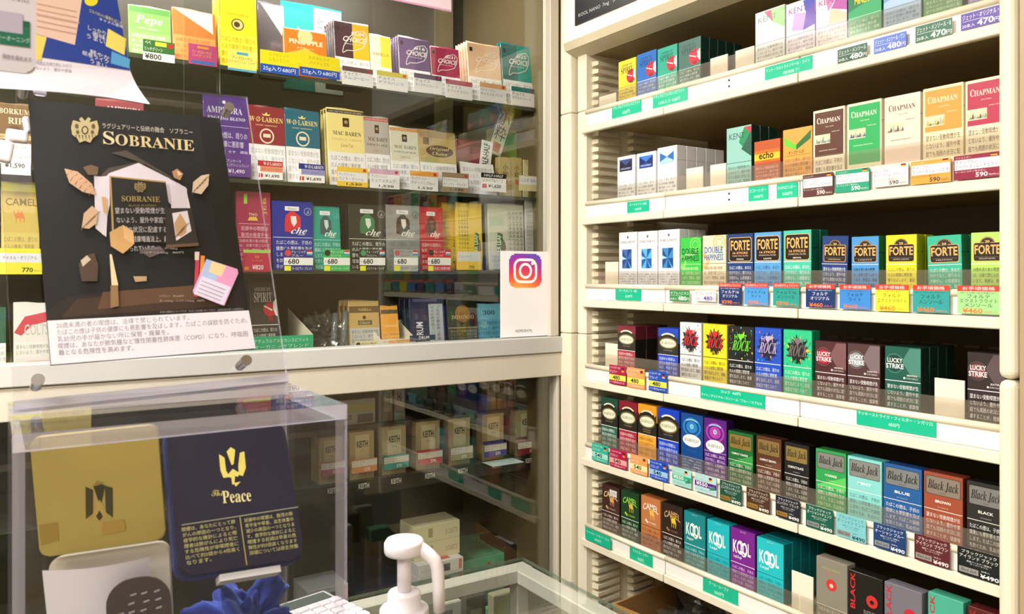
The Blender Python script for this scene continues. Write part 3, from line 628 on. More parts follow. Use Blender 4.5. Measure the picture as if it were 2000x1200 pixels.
# row 5
for x0, x1, y, c, wb, wc, nm in ((1174, 1206, 775, '#1d4a38', '#2c6450', '#e8f0ea', 'dark green'), (1209, 1244, 782, '#841a2c', '#a82a40', '#f0dcdc', 'dark red'), (1246, 1282, 788, '#e89c28', '#eaa83a', '#7a4a10', 'amber'), (1285, 1326, 796, '#1640c0', '#1c46c8', '#e0e8fa', 'cobalt blue')):
    PK(4, x0, x1, y, s_harvest, (c, wc, wb), ('#120f0c', c), f'{nm} topped black pack with cream oval on the fifth shelf', short=f'{nm} topped black pack, fifth shelf')
PK(4, 1330, 1373, 805, s_harvslim, ('#12478c', '#2a80c8'), '#0c2f66', 'slim blue pack with white oval on the fifth shelf')
PK(4, 1375, 1419, 815, s_harvslim, ('#5a2080', '#b040a8', 'F', .42), '#341050', 'slim purple pack with white oval on the fifth shelf')
BJ = [(1422, 1471, 840, '#1d6a34', '#b89c54', 'COMPACT +CHANGE', '#103c1c', 'dark green pack with gold plate', '#3a9a4a'), (1477, 1526, 850, '#5a3422', '#b0935a', 'COMPACT BROWN', '#3a1e12', 'dark brown pack with gold plate', '#6a4430'), (1532, 1580, 863, '#1c1c1e', '#b49a58', 'COMPACT BLACK', '#0e0e10', 'black pack with gold plate', None),
      (1593, 1653, 875, '#2f9c50', '#a8a8a4', '+CHANGE', '#1c6a36', 'bright green pack with silver plate', '#58c860'), (1655, 1723, 889, '#86d2d0', '#a8aca8', 'MINT', '#4a9c9c', 'pale mint pack with silver plate', None), (1725, 1801, 903, '#1c5a9c', '#9ca0a4', 'BLUE', '#123a6c', 'blue pack with silver plate', None), (1804, 1881, 919, '#9a4830', '#a89c90', 'BROWN', '#6a2c1c', 'rust brown pack with silver plate', None), (1888, 1968, 938, '#242424', '#9a9a98', 'BLACK', '#121212', 'black pack with silver plate', None)]
for x0, x1, y, bg, pc, sub, sd, nm, hi in BJ:
    PK(4, x0, x1, y, s_bj, (bg, pc, 'Black Jack', sub, '#4a6a6a' if 'mint' in nm else '#e9e6e0', 'C' if 'rust' in nm else 'A', hi), sd, f'{nm} on the fifth shelf', short=nm, wdth=.059 if x0 == 1888 else None)
# row 6
for x0, x1, y, bg, tc, cc, lc, wc, sd, nm, st in ((1176, 1210, 944, '#40241e', '#e8c890', '#e0a860', '#d0a080', '#eadfd8', '#2a140e', 'dark brown pack with a price sticker', True), (1213, 1248, 955, '#123c20', '#8ad040', '#d8b840', '#b8d840', '#e0f0e0', '#0c2814', 'dark green pack with yellow camel', False), (1252, 1290, 966, '#c47a48', '#f6ead8', '#f0c060', '#f6ead8', '#4a2c14', '#a45f34', 'light copper pack with gold camel', False), (1293, 1333, 980, '#2f1f18', '#c8a070', '#f0c838', '#a87850', '#f0ebe4', '#1c100c', 'blackish brown pack with yellow camel', False)):
    PK(5, x0, x1, y, s_camel, (bg, tc, cc, lc, wc, 'CIGARS', st), sd, f'{nm} on the lowest shelf', short=nm)
for x0, x1, y, bg, sub, wc, nm, b, sd in ((1336, 1378, 996, '#14888c', 'Super', '#bfe4e4', 'deep teal', 0, '#0e5c60'), (1381, 1425, 1013, '#1cb8c4', 'Loopd', '#0e5864', 'bright turquoise', 0, '#108890'), (1427, 1475, 1028, '#7a1f90', 'Loopd Purple', '#e8d0f0', 'purple', 0, '#4a1060'), (1478, 1531, 1047, '#22c0ca', 'Loopd', '#0e6470', 'turquoise', 4, '#0c7c84')):
    PK(5, x0, x1, y, s_kool, (bg, sub, wc, '#f4fafa' if nm in ('deep teal', 'purple') else '#0c5c66'), sd, f'{nm} pack with {"white linked lettering and a long line behind" if b else "big white linked lettering"}, lowest shelf', behind=b, short=f'{nm} pack')
for x0, x1, y, bg, c, tc, wc, cx, vert, nm in ((1594, 1655, 1085, '#8c8678', '#d03830', '#b8a860', '#dcd6c8', .5, False, 'warm grey pack with solid red disc'), (1657, 1724, 1112, '#1a1514', '#c83030', '#8a8080', '#ece8e4', .7, True, 'black pack with red upright lettering'), (1727, 1801, 1135, '#77737e', '#c02c3c', '#5a5862', '#e4e0e4', .7, True, 'blue grey pack with red ring'), (1812, 1882, 1155, '#4cae92', '#b83040', '#2c6a58', '#e8f8f0', .6, True, 'seafoam green pack with red ring'), (1890, 1968, 1183, '#5a1c1e', '#a03030', '#3a1012', '#e8d8d4', .6, True, 'dark maroon pack at the post end')):
    PK(5, x0, x1, y, s_devil, (bg, c, tc, wc, cx, 'BLACK DEVIL', vert), bg, f'{nm} on the lowest shelf', short=nm)
# cream blank spacer blocks
for k, (row, x0, x1, y, nm, Xo) in enumerate(((0, 1387, 1421, 115, 'top shelf beside the dark green line of packs', .012), (0, 1436, 1473, 100, 'top shelf beside the silver white pack', .012), (1, 1340, 1373, 330, 'second shelf beside the slim white packs', .012), (1, 1387, 1418, 323, 'second shelf beside the grey teal pack', .012),
        (2, 1182, 1207, 512, 'third shelf by the slatted side wall', .012), (3, 1182, 1207, 670, 'fourth shelf by the slatted side wall', .012), (3, 1825, 1884, 738, 'fourth shelf between the green and black brown packs', .012), (5, 1546, 1588, 1114, 'lowest shelf beside the turquoise packs', .010), (0, 1170, 1203, 190, 'top shelf by the slatted side wall', .02))):
    X = XR+Xo; zf = H+ZB[row]+.0465; a = onx(x0, y, X); b = onx(x1, y, X)
    o = empty('spacer_block', (X, (a.y+b.y)/2, zf), -math.pi/2, chk('blank cream spacer on the '+nm), 'spacer', 'blank cream spacers')
    w2 = (a.y-b.y)/2; box('face_plate', -w2, w2, 0, .0025, 0, a.z-zf, mat('#f1e8d2', 'matte'), o, .0005)
    box('sliding_foot', -w2*.8, w2*.8, .0025, .05, 0, .006, mat('#e2d8c0', 'matte'), o)
# ---------------------------------------------------------------- price tags on the rails of the shelf unit
def rtag(x0, x1, y0, y1, draw, label, base='#f4f2ee', X=None, cat='price tag', name='price_tag', tape=False, rot=0):
    X = (XR-.0026 if tape else XR-.0078) if X is None else X
    a = onx(x0, y0, X); b = onx(x1, y0, X); lo = onx(x0, y1, X); wd = a.y-b.y; h = a.z-lo.z
    if b.y < YE+.001: wd = a.y-YE-.001
    o = box(name, 0, wd, 0, .0007, 0, h, mat(base, 'gloss'), None, loc=(X, a.y, lo.z), rot=(0, rot, -math.pi/2))
    setp(o, chk(label), cat, 'teal strip labels on the rails' if tape else 'price tags on the rails of the tall unit')
    ar = Art(wd, h, 'gloss', clip=True); draw(ar); ar.build('print', o, (wd/2, 0, 0)); return o
def d_teal(lines, asp=None):
    def f(a):
        a.rect(0, 0, 1, 1, '#0fb890'); n = len(lines)
        for i, (t, x0, x1) in enumerate(lines):
            y1 = .84-.42*i if n == 2 else .7; a.text(t, x0, y1-.22, x1, y1, '#d8fff0')
    return f
def flag(a, x, y, s=.12, cs=('#1a1a1a', '#c82828', '#e8c020')):
    for i, c in enumerate(cs): a.rect(x, y+s*(2-i)*.33, x+.14, y+s*(3-i)*.33, c)
def d_jet(bg, tc, l1, num, pc):
    def f(a):
        a.rect(0, 0, 1, 1, bg); a.text(l1, .04, .58, .96, .90, tc, 'x'); a.rect(.04, .49, .6, .51, tc)
        a.text('20本入', .03, .10, .36, .34, tc); a.text(num, .42, .08, .84, .46, pc, 'bold'); a.text('円', .85, .08, .98, .34, pc)
    return f
def d_chap(c, l2, pc):
    def f(a):
        a.rect(0, 0, 1, 1, c); a.rect(.02, .40, .98, .82, '#eceaf0'); a.text('リトルシガー', .05, .86, .38, .95, '#d8d0c8')
        a.text('チャップマン', .04, .64, .52, .79, '#2a2428'); a.text(l2, .03, .45, .94, .61, '#2a2428'); flag(a, .80, .86)
        a.text('タールニコチン表示なし', .03, .28, .7, .36, pc); a.text('590', .48, .06, .74, .25, pc, 'bold'); a.text('円(20本入)', .76, .06, .97, .16, pc)
    return f
def d_forte(c, tc, lines, pr, hd='お手頃価格', pc='#f07830'):
    def f(a):
        a.rect(0, 0, 1, 1, c); a.rect(0, .80, 1, 1, '#e0402c'); a.text(hd, .12 if len(hd) < 8 else .04, .835, .88 if len(hd) < 8 else .96, .965, '#f8eeee', 'x')
        a.text('続けてお買い得な本格たばこ', .08, .715, .92, .765, tc); n = len(lines)
        for i, l in enumerate(lines):
            wd = min(.44, .06*len(l)+.03); y = .66-.19*i if n < 3 else .68-.155*i; a.text(l, .5-wd, y-(.15 if n < 3 else .13), .5+wd, y, tc)
        a.text(pr, .12, .02, .60, .20, pc, 'bold'); a.text('(20本入)', .64, .03, .92, .12, pc)
    return f
def d_480(c, band, lines, num, tc='#f4eaea'):
    def f(a):
        a.rect(0, 0, 1, 1, c); a.rect(0, .22, 1, .50, band); a.text('リトルシガー100', .04, .82, .66, .93, tc); a.text(lines, .05, .58, .50, .74, tc, 'x')
        a.text('¥', .10, .29, .18, .38, '#e09a30'); a.text(num, .22, .25, .66, .47, '#181818', 'bold'); a.text('(20本入)', .70, .27, .95, .33, '#9a9a60')
        a.text('ドイツ製100mmサイズ', .08, .06, .92, .17, tc); flag(a, .76, .68, .22)
    return f
def d_550(c, c2, l):
    def f(a):
        a.rect(0, 0, 1, 1, c); a.rect(0, .32, 1, .60, c2); a.text(l, .04, .64, .66, .76, '#3a7a6c' if c2 != '#5a1a8a' else '#54707a')
        a.text('ハーベスト', .06, .84, .5, .92, '#88a8a0'); a.text('¥550', .06, .36, .60, .58, '#f4f4f0', 'bold'); a.text('(20本入)', .64, .38, .94, .46, '#e0f0ea')
        a.text('ドイツ製100mmサイズ', .05, .10, .92, .20, '#5a9a90'); flag(a, .66, .72, .2); a.poly([(.66, .22), (.9, .56), (.96, .30)], '#3a8a60')
    return f
def d_bj(c, tc, l2, plate):
    def f(a):
        a.rect(0, 0, 1, 1, c); a.text('ブラックジャック', .10, .80, .92, .93, tc); a.text(l2, .05, .62, .95, .77, tc)
        a.text('樹脂フィルター使用の', .22, .50, .80, .56, tc); a.text('スーパースリム', .30, .42, .72, .48, tc)
        a.rect(.04, .08, .50, .29, plate, 'satin'); a.text('Black Jack', .08, .12, .46, .25, '#3a3020', 'bi')
        a.text('20本入', .56, .26, .76, .32, tc); a.text('¥490', .54, .04, .97, .20, tc if tc != '#1c4a50' else '#1c3a40', 'bold')
    return f
T = 'teal strip label with white lettering '
rtag(1195, 1252, 205, 235, d_teal([('ナチュラルアメリカンスピリット', .03, .97), ('420円', .36, .62)]), T+'on the top rail under the yellow pack', '#0fb890', tape=True)
rtag(1275, 1342, 183, 215, d_teal([('ナチュラルアメリカンスピリット', .03, .92), ('14本入り 420円', .18, .80)]), T+'on the top rail under the teal green pack', '#0fb890', tape=True)
rtag(1494, 1586, 132, 161, d_teal([('ケント・ウルトラメンソール・ライト', .03, .95), ('（販売終了）', .40, .74)]), T+'on the top rail below the faceted packs', '#0fb890', tape=True)
rtag(1636, 1694, 98, 125, d_jet('#2f5a48', '#f0f4ee', 'ジェット・メンソール', '480', '#f4ecec'), 'dark green 480 price tag on the top rail')
rtag(1707, 1770, 77, 106, d_jet('#5a78d0', '#eef2fa', 'ジェット・メンソール・ワン', '480', '#f0dcec'), 'periwinkle blue 480 price tag on the top rail', '#5a78d0')
rtag(1788, 1860, 53, 85, d_jet('#2f6a50', '#f0f4ee', 'ジェット・メンソール・8', '470', '#f8f8f8'), 'green 470 price tag on the top rail')
rtag(1877, 1962, 29, 61, d_jet('#4a2f9a', '#f0eef8', 'ジェット・オリジナル・', '470', '#f8f8f8'), 'violet 470 price tag on the top rail by the post')
rtag(1225, 1267, 395, 418, d_teal([('パーラメント 100S', .10, .90), ('580円', .36, .66)]), T+'on the second rail below the slim white packs', '#0fb890', tape=True)
rtag(1462, 1500, 366, 395, d_teal([('エコーシガー', .06, .92), ('500円', .28, .74)]), T+'on the second rail under the short orange pack', '#0fb890', tape=True)
rtag(1517, 1558, 360, 390, d_teal([('わかばシガー', .06, .92), ('500円', .28, .74)]), T+'on the second rail under the tan leaf pack', '#0fb890', tape=True)
for x0, x1, y0, y1, c, l, pc, nm in ((1568, 1627, 343, 386, '#5a3030', 'スーパースリム・コーヒー', '#f0e8e0', 'dark brown'), (1632, 1698, 335, 378, '#1f9a78', 'スーパースリム・メンソール', '#e8f8f0', 'green'), (1704, 1774, 326, 367, '#f4e2da', 'スーパースリム・クラシック', '#3a3430', 'pale pink'), (1779, 1857, 317, 362, '#e8a040', 'スーパースリム・バニラ', '#3a2a18', 'orange'), (1863, 1962, 306, 353, '#8a1438', 'スーパースリム・チェリー', '#f0e0e4', 'dark crimson')):
    rtag(x0, x1, y0, y1, d_chap(c, l, pc), f'{nm} and white 590 price tag on the second rail', c)
rtag(1202, 1252, 561, 586, d_teal([('パーラメント 100', .14, .84), ('620円', .40, .66)]), T+'on the third rail below the tall white packs', '#0fb890', tape=True)
rtag(1308, 1347, 567, 588, d_jet('#2c8a48', '#eaf6ea', 'ダブルハピネス', '480', '#f4f8f4'), 'green 480 price tag on the third rail')
rtag(1357, 1398, 567, 588, d_jet('#f4f2f2', '#4a3a5a', 'ダブルハピネス', '480', '#4a1a8a'), 'white 480 price tag with purple digits on the third rail')
h16 = '1日16本がちょうどいい'
for x0, x1, y0, y1, c, tc, ls, pr, nm, hd in ((1404, 1448, 553, 594, '#12306a', '#f0f2f8', ['フォルテ16', 'オリジナル'], '¥390', 'navy', h16), (1454, 1500, 553, 595, '#4a98d8', '#14304a', ['フォルテ16', 'ライト'], '¥390', 'sky blue', h16), (1510, 1561, 553, 597, '#2a9a90', '#0e3430', ['フォルテ16', 'メンソール'], '¥390', 'teal', h16),
        (1574, 1630, 555, 600, '#12306e', '#f0f2f8', ['フォルテ', 'オリジナル'], '¥460', 'navy', 'お手頃価格'), (1640, 1700, 556, 603, '#3a88d4', '#10283c', ['フォルテ', 'ライト'], '¥460', 'bright blue', 'お手頃価格'), (1710, 1775, 556, 607, '#efe93a', '#2a2810', ['フォルテ', 'エクストラライト'], '¥460', 'yellow', 'お手頃価格'), (1783, 1854, 557, 610, '#2a9c9c', '#0c3434', ['フォルテ', 'メンソール'], '¥460', 'teal', 'お手頃価格'), (1870, 1962, 558, 612, '#a0d890', '#1c3418', ['フォルテ', 'エクストラライト', 'メンソール'], '¥460', 'pale green', 'お手頃価格')):
    rtag(x0, x1, y0, y1, d_forte(c, tc, ls, pr, hd), f'{nm} red headed price tag on the third rail under a {"pack with framed label" if hd is h16 else "pack with domed label"}', c)
for x0, x1, y0, y1, c, b, l, nm in ((1190, 1222, 712, 749, '#a81c44', '#ece85a', 'チェリー', 'crimson'), (1225, 1259, 717, 756, '#f0a060', '#ece85a', 'バニラ', 'orange'), (1267, 1302, 723, 762, '#1c50b8', '#ece85a', 'クラシック', 'blue')):
    rtag(x0, x1, y0, y1, d_480(c, b, l, '480'), f'{nm} 480 price tag with yellow band on the fourth rail', c)
rtag(1368, 1494, 751, 778, d_teal([('ロック  460円', .34, .64), ('ライト／オリジナル／メンソール／ブルー／カプセル', .02, .96)]), 'wide teal strip label on the fourth rail below the graffiti packs', '#0fb890', tape=True)
rtag(1673, 1828, 797, 829, d_teal([('ラッキーストライク・フィルター・シガリロ', .02, .96), ('450円', .42, .56)]), 'widest teal strip label on the fourth rail below the disc packs', '#0fb890', tape=True)
for x0, x1, y0, y1, c, b, l, nm in ((1156, 1187, 864, 898, '#2cb49c', '#a8e4d8', 'メンソール', 'aqua'), (1191, 1224, 875, 910, '#b0184a', '#f0a8a8', 'ダブルチェリー', 'crimson'), (1231, 1264, 886, 922, '#f0a060', '#f8eca8', 'バニラ', 'orange'), (1269, 1304, 897, 933, '#1c50c0', '#a0ccf4', 'クラシック', 'blue')):
    rtag(x0, x1, y0, y1, d_480(c, b, l, '540'), f'{nm} 540 price tag on the fifth rail', c)
rtag(1313, 1350, 911, 945, d_550('#a8dcd4', '#2cb48c', 'グリーンメンソール'), 'pale aqua 550 price tag with green band on the fifth rail', '#a8dcd4')
rtag(1357, 1399, 923, 958, d_550('#b8dce0', '#5a1a8a', 'グレープメンソール'), 'pale aqua 550 price tag with purple band on the fifth rail', '#b8dce0')
for x0, x1, y0, y1, c, tc, l, p, nm in ((1406, 1448, 937, 977, '#1c5040', '#f0f0e8', 'コンパクト＋チェンジ', '#d0a04a', 'dark green'), (1458, 1503, 951, 992, '#4a3020', '#f0ece4', 'コンパクト ブラウン', '#d0a04a', 'dark brown'), (1515, 1562, 967, 1008, '#1c1e2a', '#f0f0f0', 'コンパクト ブラック', '#d0a04a', 'black'), (1574, 1627, 984, 1028, '#0c5a48', '#f0f4f0', 'オーシャン＋チェンジ', '#b8bcc0', 'deep teal'), (1633, 1691, 1000, 1046, '#7cc4cc', '#1c4a50', 'オーシャン ミント', '#b8bcc0', 'light aqua'), (1706, 1769, 1020, 1067, '#143a70', '#f0f2f6', 'オーシャン ブルー', '#b8bcc0', 'navy'), (1786, 1855, 1042, 1092, '#5a1c20', '#f4eeee', 'アイランド ブラウン', '#c0b8b8', 'maroon'), (1870, 1962, 1066, 1118, '#0c1414', '#f2f2f2', 'アイランド ブラック', '#c0c0c0', 'black')):
    pos = 'by the post' if x0 == 1870 else ('with gold plate' if p == '#d0a04a' else 'with silver plate')
    rtag(x0, x1, y0, y1, d_bj(c, tc, l, p), f'{nm} 490 price tag {pos} on the fifth rail', c)
rtag(1143, 1192, 1030, 1053, d_teal([('キャメル・シガー・ミニ', .05, .95), ('400円', .38, .64)]), T+'on the lowest rail under the sticker pack', '#0fb890', X=XR-.009, rot=math.radians(0))
rtag(1230, 1274, 1064, 1094, d_teal([('キャメル・シガー', .14, .84), ('500円', .36, .62)]), T+'on the lowest rail under the copper pack', '#0fb890', tape=True)
rtag(1373, 1441, 1124, 1157, d_teal([('クール・ループド', .18, .74), ('500円', .34, .60)]), T+'on the lowest rail under the purple pack', '#0fb890', tape=True)
# cardboard box and crumpled clear bag under the lowest shelf
cbx = empty('cardboard_box', (1.32, 1.22, H-.839), math.radians(8), chk('open brown cardboard box under the lowest shelf'), 'box')
MC = mat('#b88a52', 'matte')
for n_, c_ in (('side_wall', (-.16, .16, -.15, -.146)), ('side_wall', (-.16, .16, .146, .15)), ('side_wall', (-.16, -.156, -.146, .146)), ('side_wall', (.156, .16, -.146, .146))): box(n_, c_[0], c_[1], c_[2], c_[3], 0, .12, MC, cbx)
box('base', -.155, .155, -.145, .145, 0, .004, MC, cbx)
o = box('flap', -.19, -.16, -.15, .15, 0, .003, MC, cbx, loc=(.02, 0, .118), rot=(0, math.radians(-12), 0))
def crumple(name, mats, loc, sx, sy, sz, seed, sub=4, amp=.35, sc=6., parent=None, smooth=True):
    bm = bmesh.new(); bmesh.ops.create_icosphere(bm, subdivisions=sub, radius=1)
    for v in bm.verts:
        p = v.co*1.0; n = noise.turbulence(p*sc*.35+Vector((seed, 0, 0)), 3, False); v.co = p*(1+amp*(n-.5)+.12*noise.noise(p*sc+Vector((seed, 3, 1))))
        v.co = Vector((v.co.x*sx, v.co.y*sy, max(v.co.z, -.55)*sz))
    return link(name, finish(bm, name, mats, smooth), parent, loc)
o = crumple('plastic_bag', WRAP, (1.33, 1.18, H-.785), .17, .17, .105, 3, 5, .5, 9, smooth=False); setp(o, chk('crumpled clear plastic bag lying over the cardboard box'), 'bag')
for q, (c, x, y, nm) in enumerate((('#3a1c24', 1.29, 1.20, 'dark maroon'), ('#141f3e', 1.38, 1.16, 'dark navy'), ('#0f0e10', 1.33, 1.30, 'black'))):
    o = empty('wrapped_carton', (x, y, H-.834), q*.4, chk(f'{nm} carton inside the open cardboard box'), 'carton', 'cartons in the cardboard box')
    box('body', -.035, .035, -.03, .03, 0, .09, mat(c), o, .002); box('lid', -.0355, .0355, -.0305, .0305, .0905, .105, mat(c), o, .002)
# ---------------------------------------------------------------- goods inside the wall case
SHZ = [H+.400, H+.186, H+.011, H-.157]
snm = ['upper case shelf', 'middle case shelf', 'lower case shelf', 'case floor']
def pouchmesh(w, h, d, c, kind, bulge=.5):
    bm = bmesh.new(); nx, nz = 6, 8; F_ = []; B_ = []
    for j in range(nz+1):
        v = j/nz; t = 1 - .75*max(0, (v-.80)/.20)**1.5
        fr = []; bk = []
        for i in range(nx+1):
            u = i/nx; e = (1-abs(2*u-1)**6); x = (u-.5)*w if i in (0, nx) else (u-.5)*w*1.46 if i in (1, nx-1) else (u-.5)*w; dd = d/2*t*(.25+.75*e)
            wob = .0012*math.sin(7*u+h*900) if j == nz else 0
            fr.append(bm.verts.new((x*(1 if 0 < i < nx else 1), 0 if 0 < i < nx else .002, v*h+wob))); bk.append(bm.verts.new((x, max(.003, d*t*(.3+.7*e)), v*h+wob)))
        F_.append(fr); B_.append(bk)
    for j in range(nz):
        for i in range(nx):
            bm.faces.new((F_[j][i], F_[j][i+1], F_[j+1][i+1], F_[j+1][i])); bm.faces.new((B_[j][i+1], B_[j][i], B_[j+1][i], B_[j+1][i+1]))
        bm.faces.new((B_[j][0], F_[j][0], F_[j+1][0], B_[j+1][0])); bm.faces.new((F_[j][nx], B_[j][nx], B_[j+1][nx], F_[j+1][nx]))
    for i in range(nx):
        bm.faces.new((B_[0][i], B_[0][i+1], F_[0][i+1], F_[0][i])); bm.faces.new((F_[nz][i], F_[nz][i+1], B_[nz][i+1], B_[nz][i]))
    return finish(bm, 'pouch', mat(c, kind), True)
def seal(w, c, seed):
    """crinkled top fold of a pouch wrapper"""
    R = random.Random(seed); bm = bmesh.new(); n = 12; a = []; b = []
    for i in range(n+1):
        x = (i/n-.5)*w; a.append(bm.verts.new((x, R.uniform(-.001, .001), 0))); b.append(bm.verts.new((x, .006+R.uniform(-.003, .003), R.uniform(.001, .0045))))
    for i in range(n): bm.faces.new((a[i], a[i+1], b[i+1], b[i]))
    return finish(bm, 'wrapper_fold', c)
def lpouch(shelf, x0, x1, ytop, style, args, body, label, Y=1.585, d=.014, tilt=-7, behind=0, soft=True, name='tobacco_pouch', cat='tobacco pouch', short=None, step=None, yaw=0, kind='film', ybase=None, lean=0):
    zf = SHZ[shelf]+.0002; a = ony(x0, ytop, Y); b = ony(x1, ytop, Y); wd = b.x-a.x; h = a.z-zf
    if ybase is not None: zf2 = ony(x0, ybase, Y).z; h = a.z-zf2
    h /= math.cos(math.radians(tilt))
    o = empty(name, ((a.x+b.x)/2, Y, zf+abs(math.sin(math.radians(tilt)))*0), yaw, chk(label), cat, 'goods on the '+snm[shelf]); o.rotation_euler = (math.radians(tilt), math.radians(lean), yaw)
    if tilt < 0: o.location.z += 0
    if soft:
        link('pouch', pouchmesh(wd, h, d, body, kind), o)
        link('wrapper_fold', seal(wd*.96, WRAP, x0), o, (0, d*.4, h))
    else:
        ma, mb = packbody(wd, h, d, body, body, 'gloss'); link('box', ma, o); link('lid', mb, o)
    ar = Art(wd*(.965 if soft else .98), h*.975, kind); style(ar, *args)
    pr = ar.build('front_print', o, (0, 0, h*.003))
    for k in range(behind):
        st = (step or d*.9)*(k+1)
        clone(o, (o.location.x, Y+st, o.location.z), chk(f'{["second","third","fourth","fifth","sixth"][k]} behind {short or label}'))
    return o
WP = '#f0eef0'
def p_low(a, key, top, bg, c, lines=4, lh=None): a.rect(0, 0, 1, top, bg); a.para(WT[key][:lines], .05, top-.02, .96, lh or top/4.6, c)
def p_choice(a, c1, c2, num, tc='#e8e4e0', wt=.42, mix=True):
    a.rect(0, 0, 1, 1, c1); a.rect(.52, wt, 1, 1, c2); a.rect(.06, .86, .15, .93, '#2a2024')
    leaf = [(.22, .50), (.26, .60), (.40, .74), (.58, .86), (.84, .90), (.93, .84), (.90, .72), (.80, .62), (.55, .56), (.34, .55)]
    for i, p in enumerate(leaf):
        q = leaf[(i+1) % len(leaf)]; dx, dy = q[0]-p[0], q[1]-p[1]; n = math.hypot(dx, dy) or 1; a.poly([p, q, (q[0]-dy/n*.02, q[1]+dx/n*.012), (p[0]-dy/n*.02, p[1]+dx/n*.012)], tc)
    a.text('CHOICE', .22, .69, .88, .78, '#f0e0d8' if not mix else tc, 'bold', shear=.05); a.text(num, .50, .80, .86, .865, tc, 'bold'); a.text('Explore the world', .28, .64, .74, .67, tc); p_low(a, 'B', wt, WP, '#8a8890')
def p_larsen(a, c):
    a.rect(0, 0, 1, 1, c); a.text('W·Ø·LARSEN', .04, .80, .96, .87, '#e8cf80', 'serif'); a.poly([(.38, .92), (.42, .89), (.58, .89), (.62, .92), (.55, .905), (.5, .94), (.45, .905)], '#e8cf80')
    a.text('SWEET HARMONY', .2, .745, .8, .765, '#d8c8a0'); a.ell(.5, .61, .20, '#e8d8c0', ry=.105); a.ell(.5, .61, .16, c, ry=.085); a.rect(.40, .59, .60, .64, '#e8d8c0'); p_low(a, 'C', .49, '#f0edf2', '#a09aa8')
def p_baren(a, c, band, tc, t2='VANILLA CREAM', wt=.44):
    a.rect(0, 0, 1, 1, c); a.rect(0, .955, 1, 1, band); a.text('EXPLORE THE WORLD OF PIPES', .05, .967, .95, .985, '#e8e0d0'); a.rrect(.42, .78, .60, .90, .02, '#2a2018'); a.ell(.51, .845, .05, '#b89850')
    a.text('MAC BAREN', .14, .665, .92, .72, tc, 'serif'); a.text(t2, .10, .595, .92, .625, '#c8a880' if band == '#2a2420' else tc); a.text('Loose Cut', .34, .51, .68, .56, '#b08a50', 'bi')
    p_low(a, 'B', wt, '#eceaf0', '#6a6870')
def p_origch(a):
    a.rect(0, 0, 1, 1, '#b8a060'); a.rect(0, .90, 1, 1, '#9a8450'); a.rrect(.10, .78, .26, .90, .02, '#5a4a28'); a.ell(.55, .68, .38, '#4a2c1c', ry=.10); a.text('Original', .28, .68, .82, .75, '#d8c080', 'bi'); a.text('Choice', .34, .61, .76, .67, '#d8c080', 'bi'); p_low(a, 'C', .48, '#eceaf0', '#8a8890')
def blot(a, cx, cy, r, c, seed=1):
    """plain abstract emblem: a torn round blot with a leaf"""
    R = random.Random(seed); P = []
    for i in range(26):
        t = 2*math.pi*i/26; q = r*(1+R.uniform(-.12, .10)); P.append((cx+q*math.cos(t), cy+q*.62*math.sin(t)))
    a.poly(P, c)
def p_che(a, bg, em, hi, tag, seal_c='#9aa0b8', wc='#f0f0f4', key='A', line='#e8eaf4', wbg=None):
    a.rect(0, 0, 1, 1, bg); a.rrect(.30, .88, .66, .945, .02, '#e8e6ec'); a.text(tag, .38, .895, .58, .93, '#8a88a8'); a.ell(.88, .875, .10, seal_c); a.ell(.88, .875, .08, bg); a.poly([(.84, .84), (.90, .91), (.92, .85)], seal_c)
    blot(a, .50, .73, .22, em, 4); a.poly([(.30, .66), (.46, .60), (.52, .55), (.30, .57)], em); a.poly([(.44, .80), (.58, .80), (.60, .70), (.52, .64), (.46, .70)], hi)
    a.text('che', .44, .535, .84, .635, '#f4f2f2', 'bi', shear=.04); a.rect(.62, .52, .80, .527, '#f4f2f2'); 
    if wbg: a.rect(0, 0, 1, .475, wbg)
    a.rect(0, .475, 1, .482, line); a.para(WT[key], .07, .46, .98, .09, wc)
def p_jet(a):
    a.rect(0, 0, 1, 1, '#a83258'); a.rect(.20, .86, .30, .99, '#8ae040'); a.text('JEB', .78, .72, .90, .95, '#d8b848', rot=90); a.text('TWO', .34, .70, .60, .74, '#e8c8a0', 'bold'); a.poly([(.30, .64), (.62, .64), (.56, .69), (.36, .69)], '#e8c060')
    a.rect(.04, .595, .96, .60, '#f0c8d0'); a.para(['妊娠中の喫煙は', '胎児の発育不全'], .10, .59, .92, .085, '#f0c8d0'); a.rect(.0, .415, 1, .42, '#f0c8d0'); a.para(WT['D'], .04, .41, .98, .06, '#f0b8c8')
def p_amber(a, bg, side, tc, flip):
    a.rect(0, 0, 1, 1, bg); x0 = .02 if not flip else .52; a.rect(x0, .06, x0+.46, .95, side)
    for k in range(4):
        for j, t in enumerate('たばこの煙は周りの人の健康に'): a.text(t, x0+.05+k*.105, .86-j*.06, x0+.12+k*.105, .905-j*.06, tc)
    cx = .75 if not flip else .26; a.ell(cx+.08, .36, .12, '#7a5a2c', ry=.12); a.poly([(cx-.12, .10), (cx+.04, .12), (cx+.12, .55), (cx-.02, .58)], '#1c6a3c'); a.text('AMBER LEAF', cx-.09, .13, cx+.04, .54, '#f0f0e0', 'bold', rot=90 if not flip else 90, shear=.04)
def p_plain(a, bg, items, low=None):
    a.rect(0, 0, 1, 1, bg)
    for it in items:
        if it[0] == 'r': a.rect(*it[1:5], it[5])
        elif it[0] == 't': a.text(it[1], *it[2:6], it[6], it[7] if len(it) > 7 else '', rot=it[8] if len(it) > 8 else None)
        elif it[0] == 'e': a.ell(it[1], it[2], it[3], it[4])
        elif it[0] == 'p': a.poly(it[1], it[2])
    if low: p_low(a, *low)
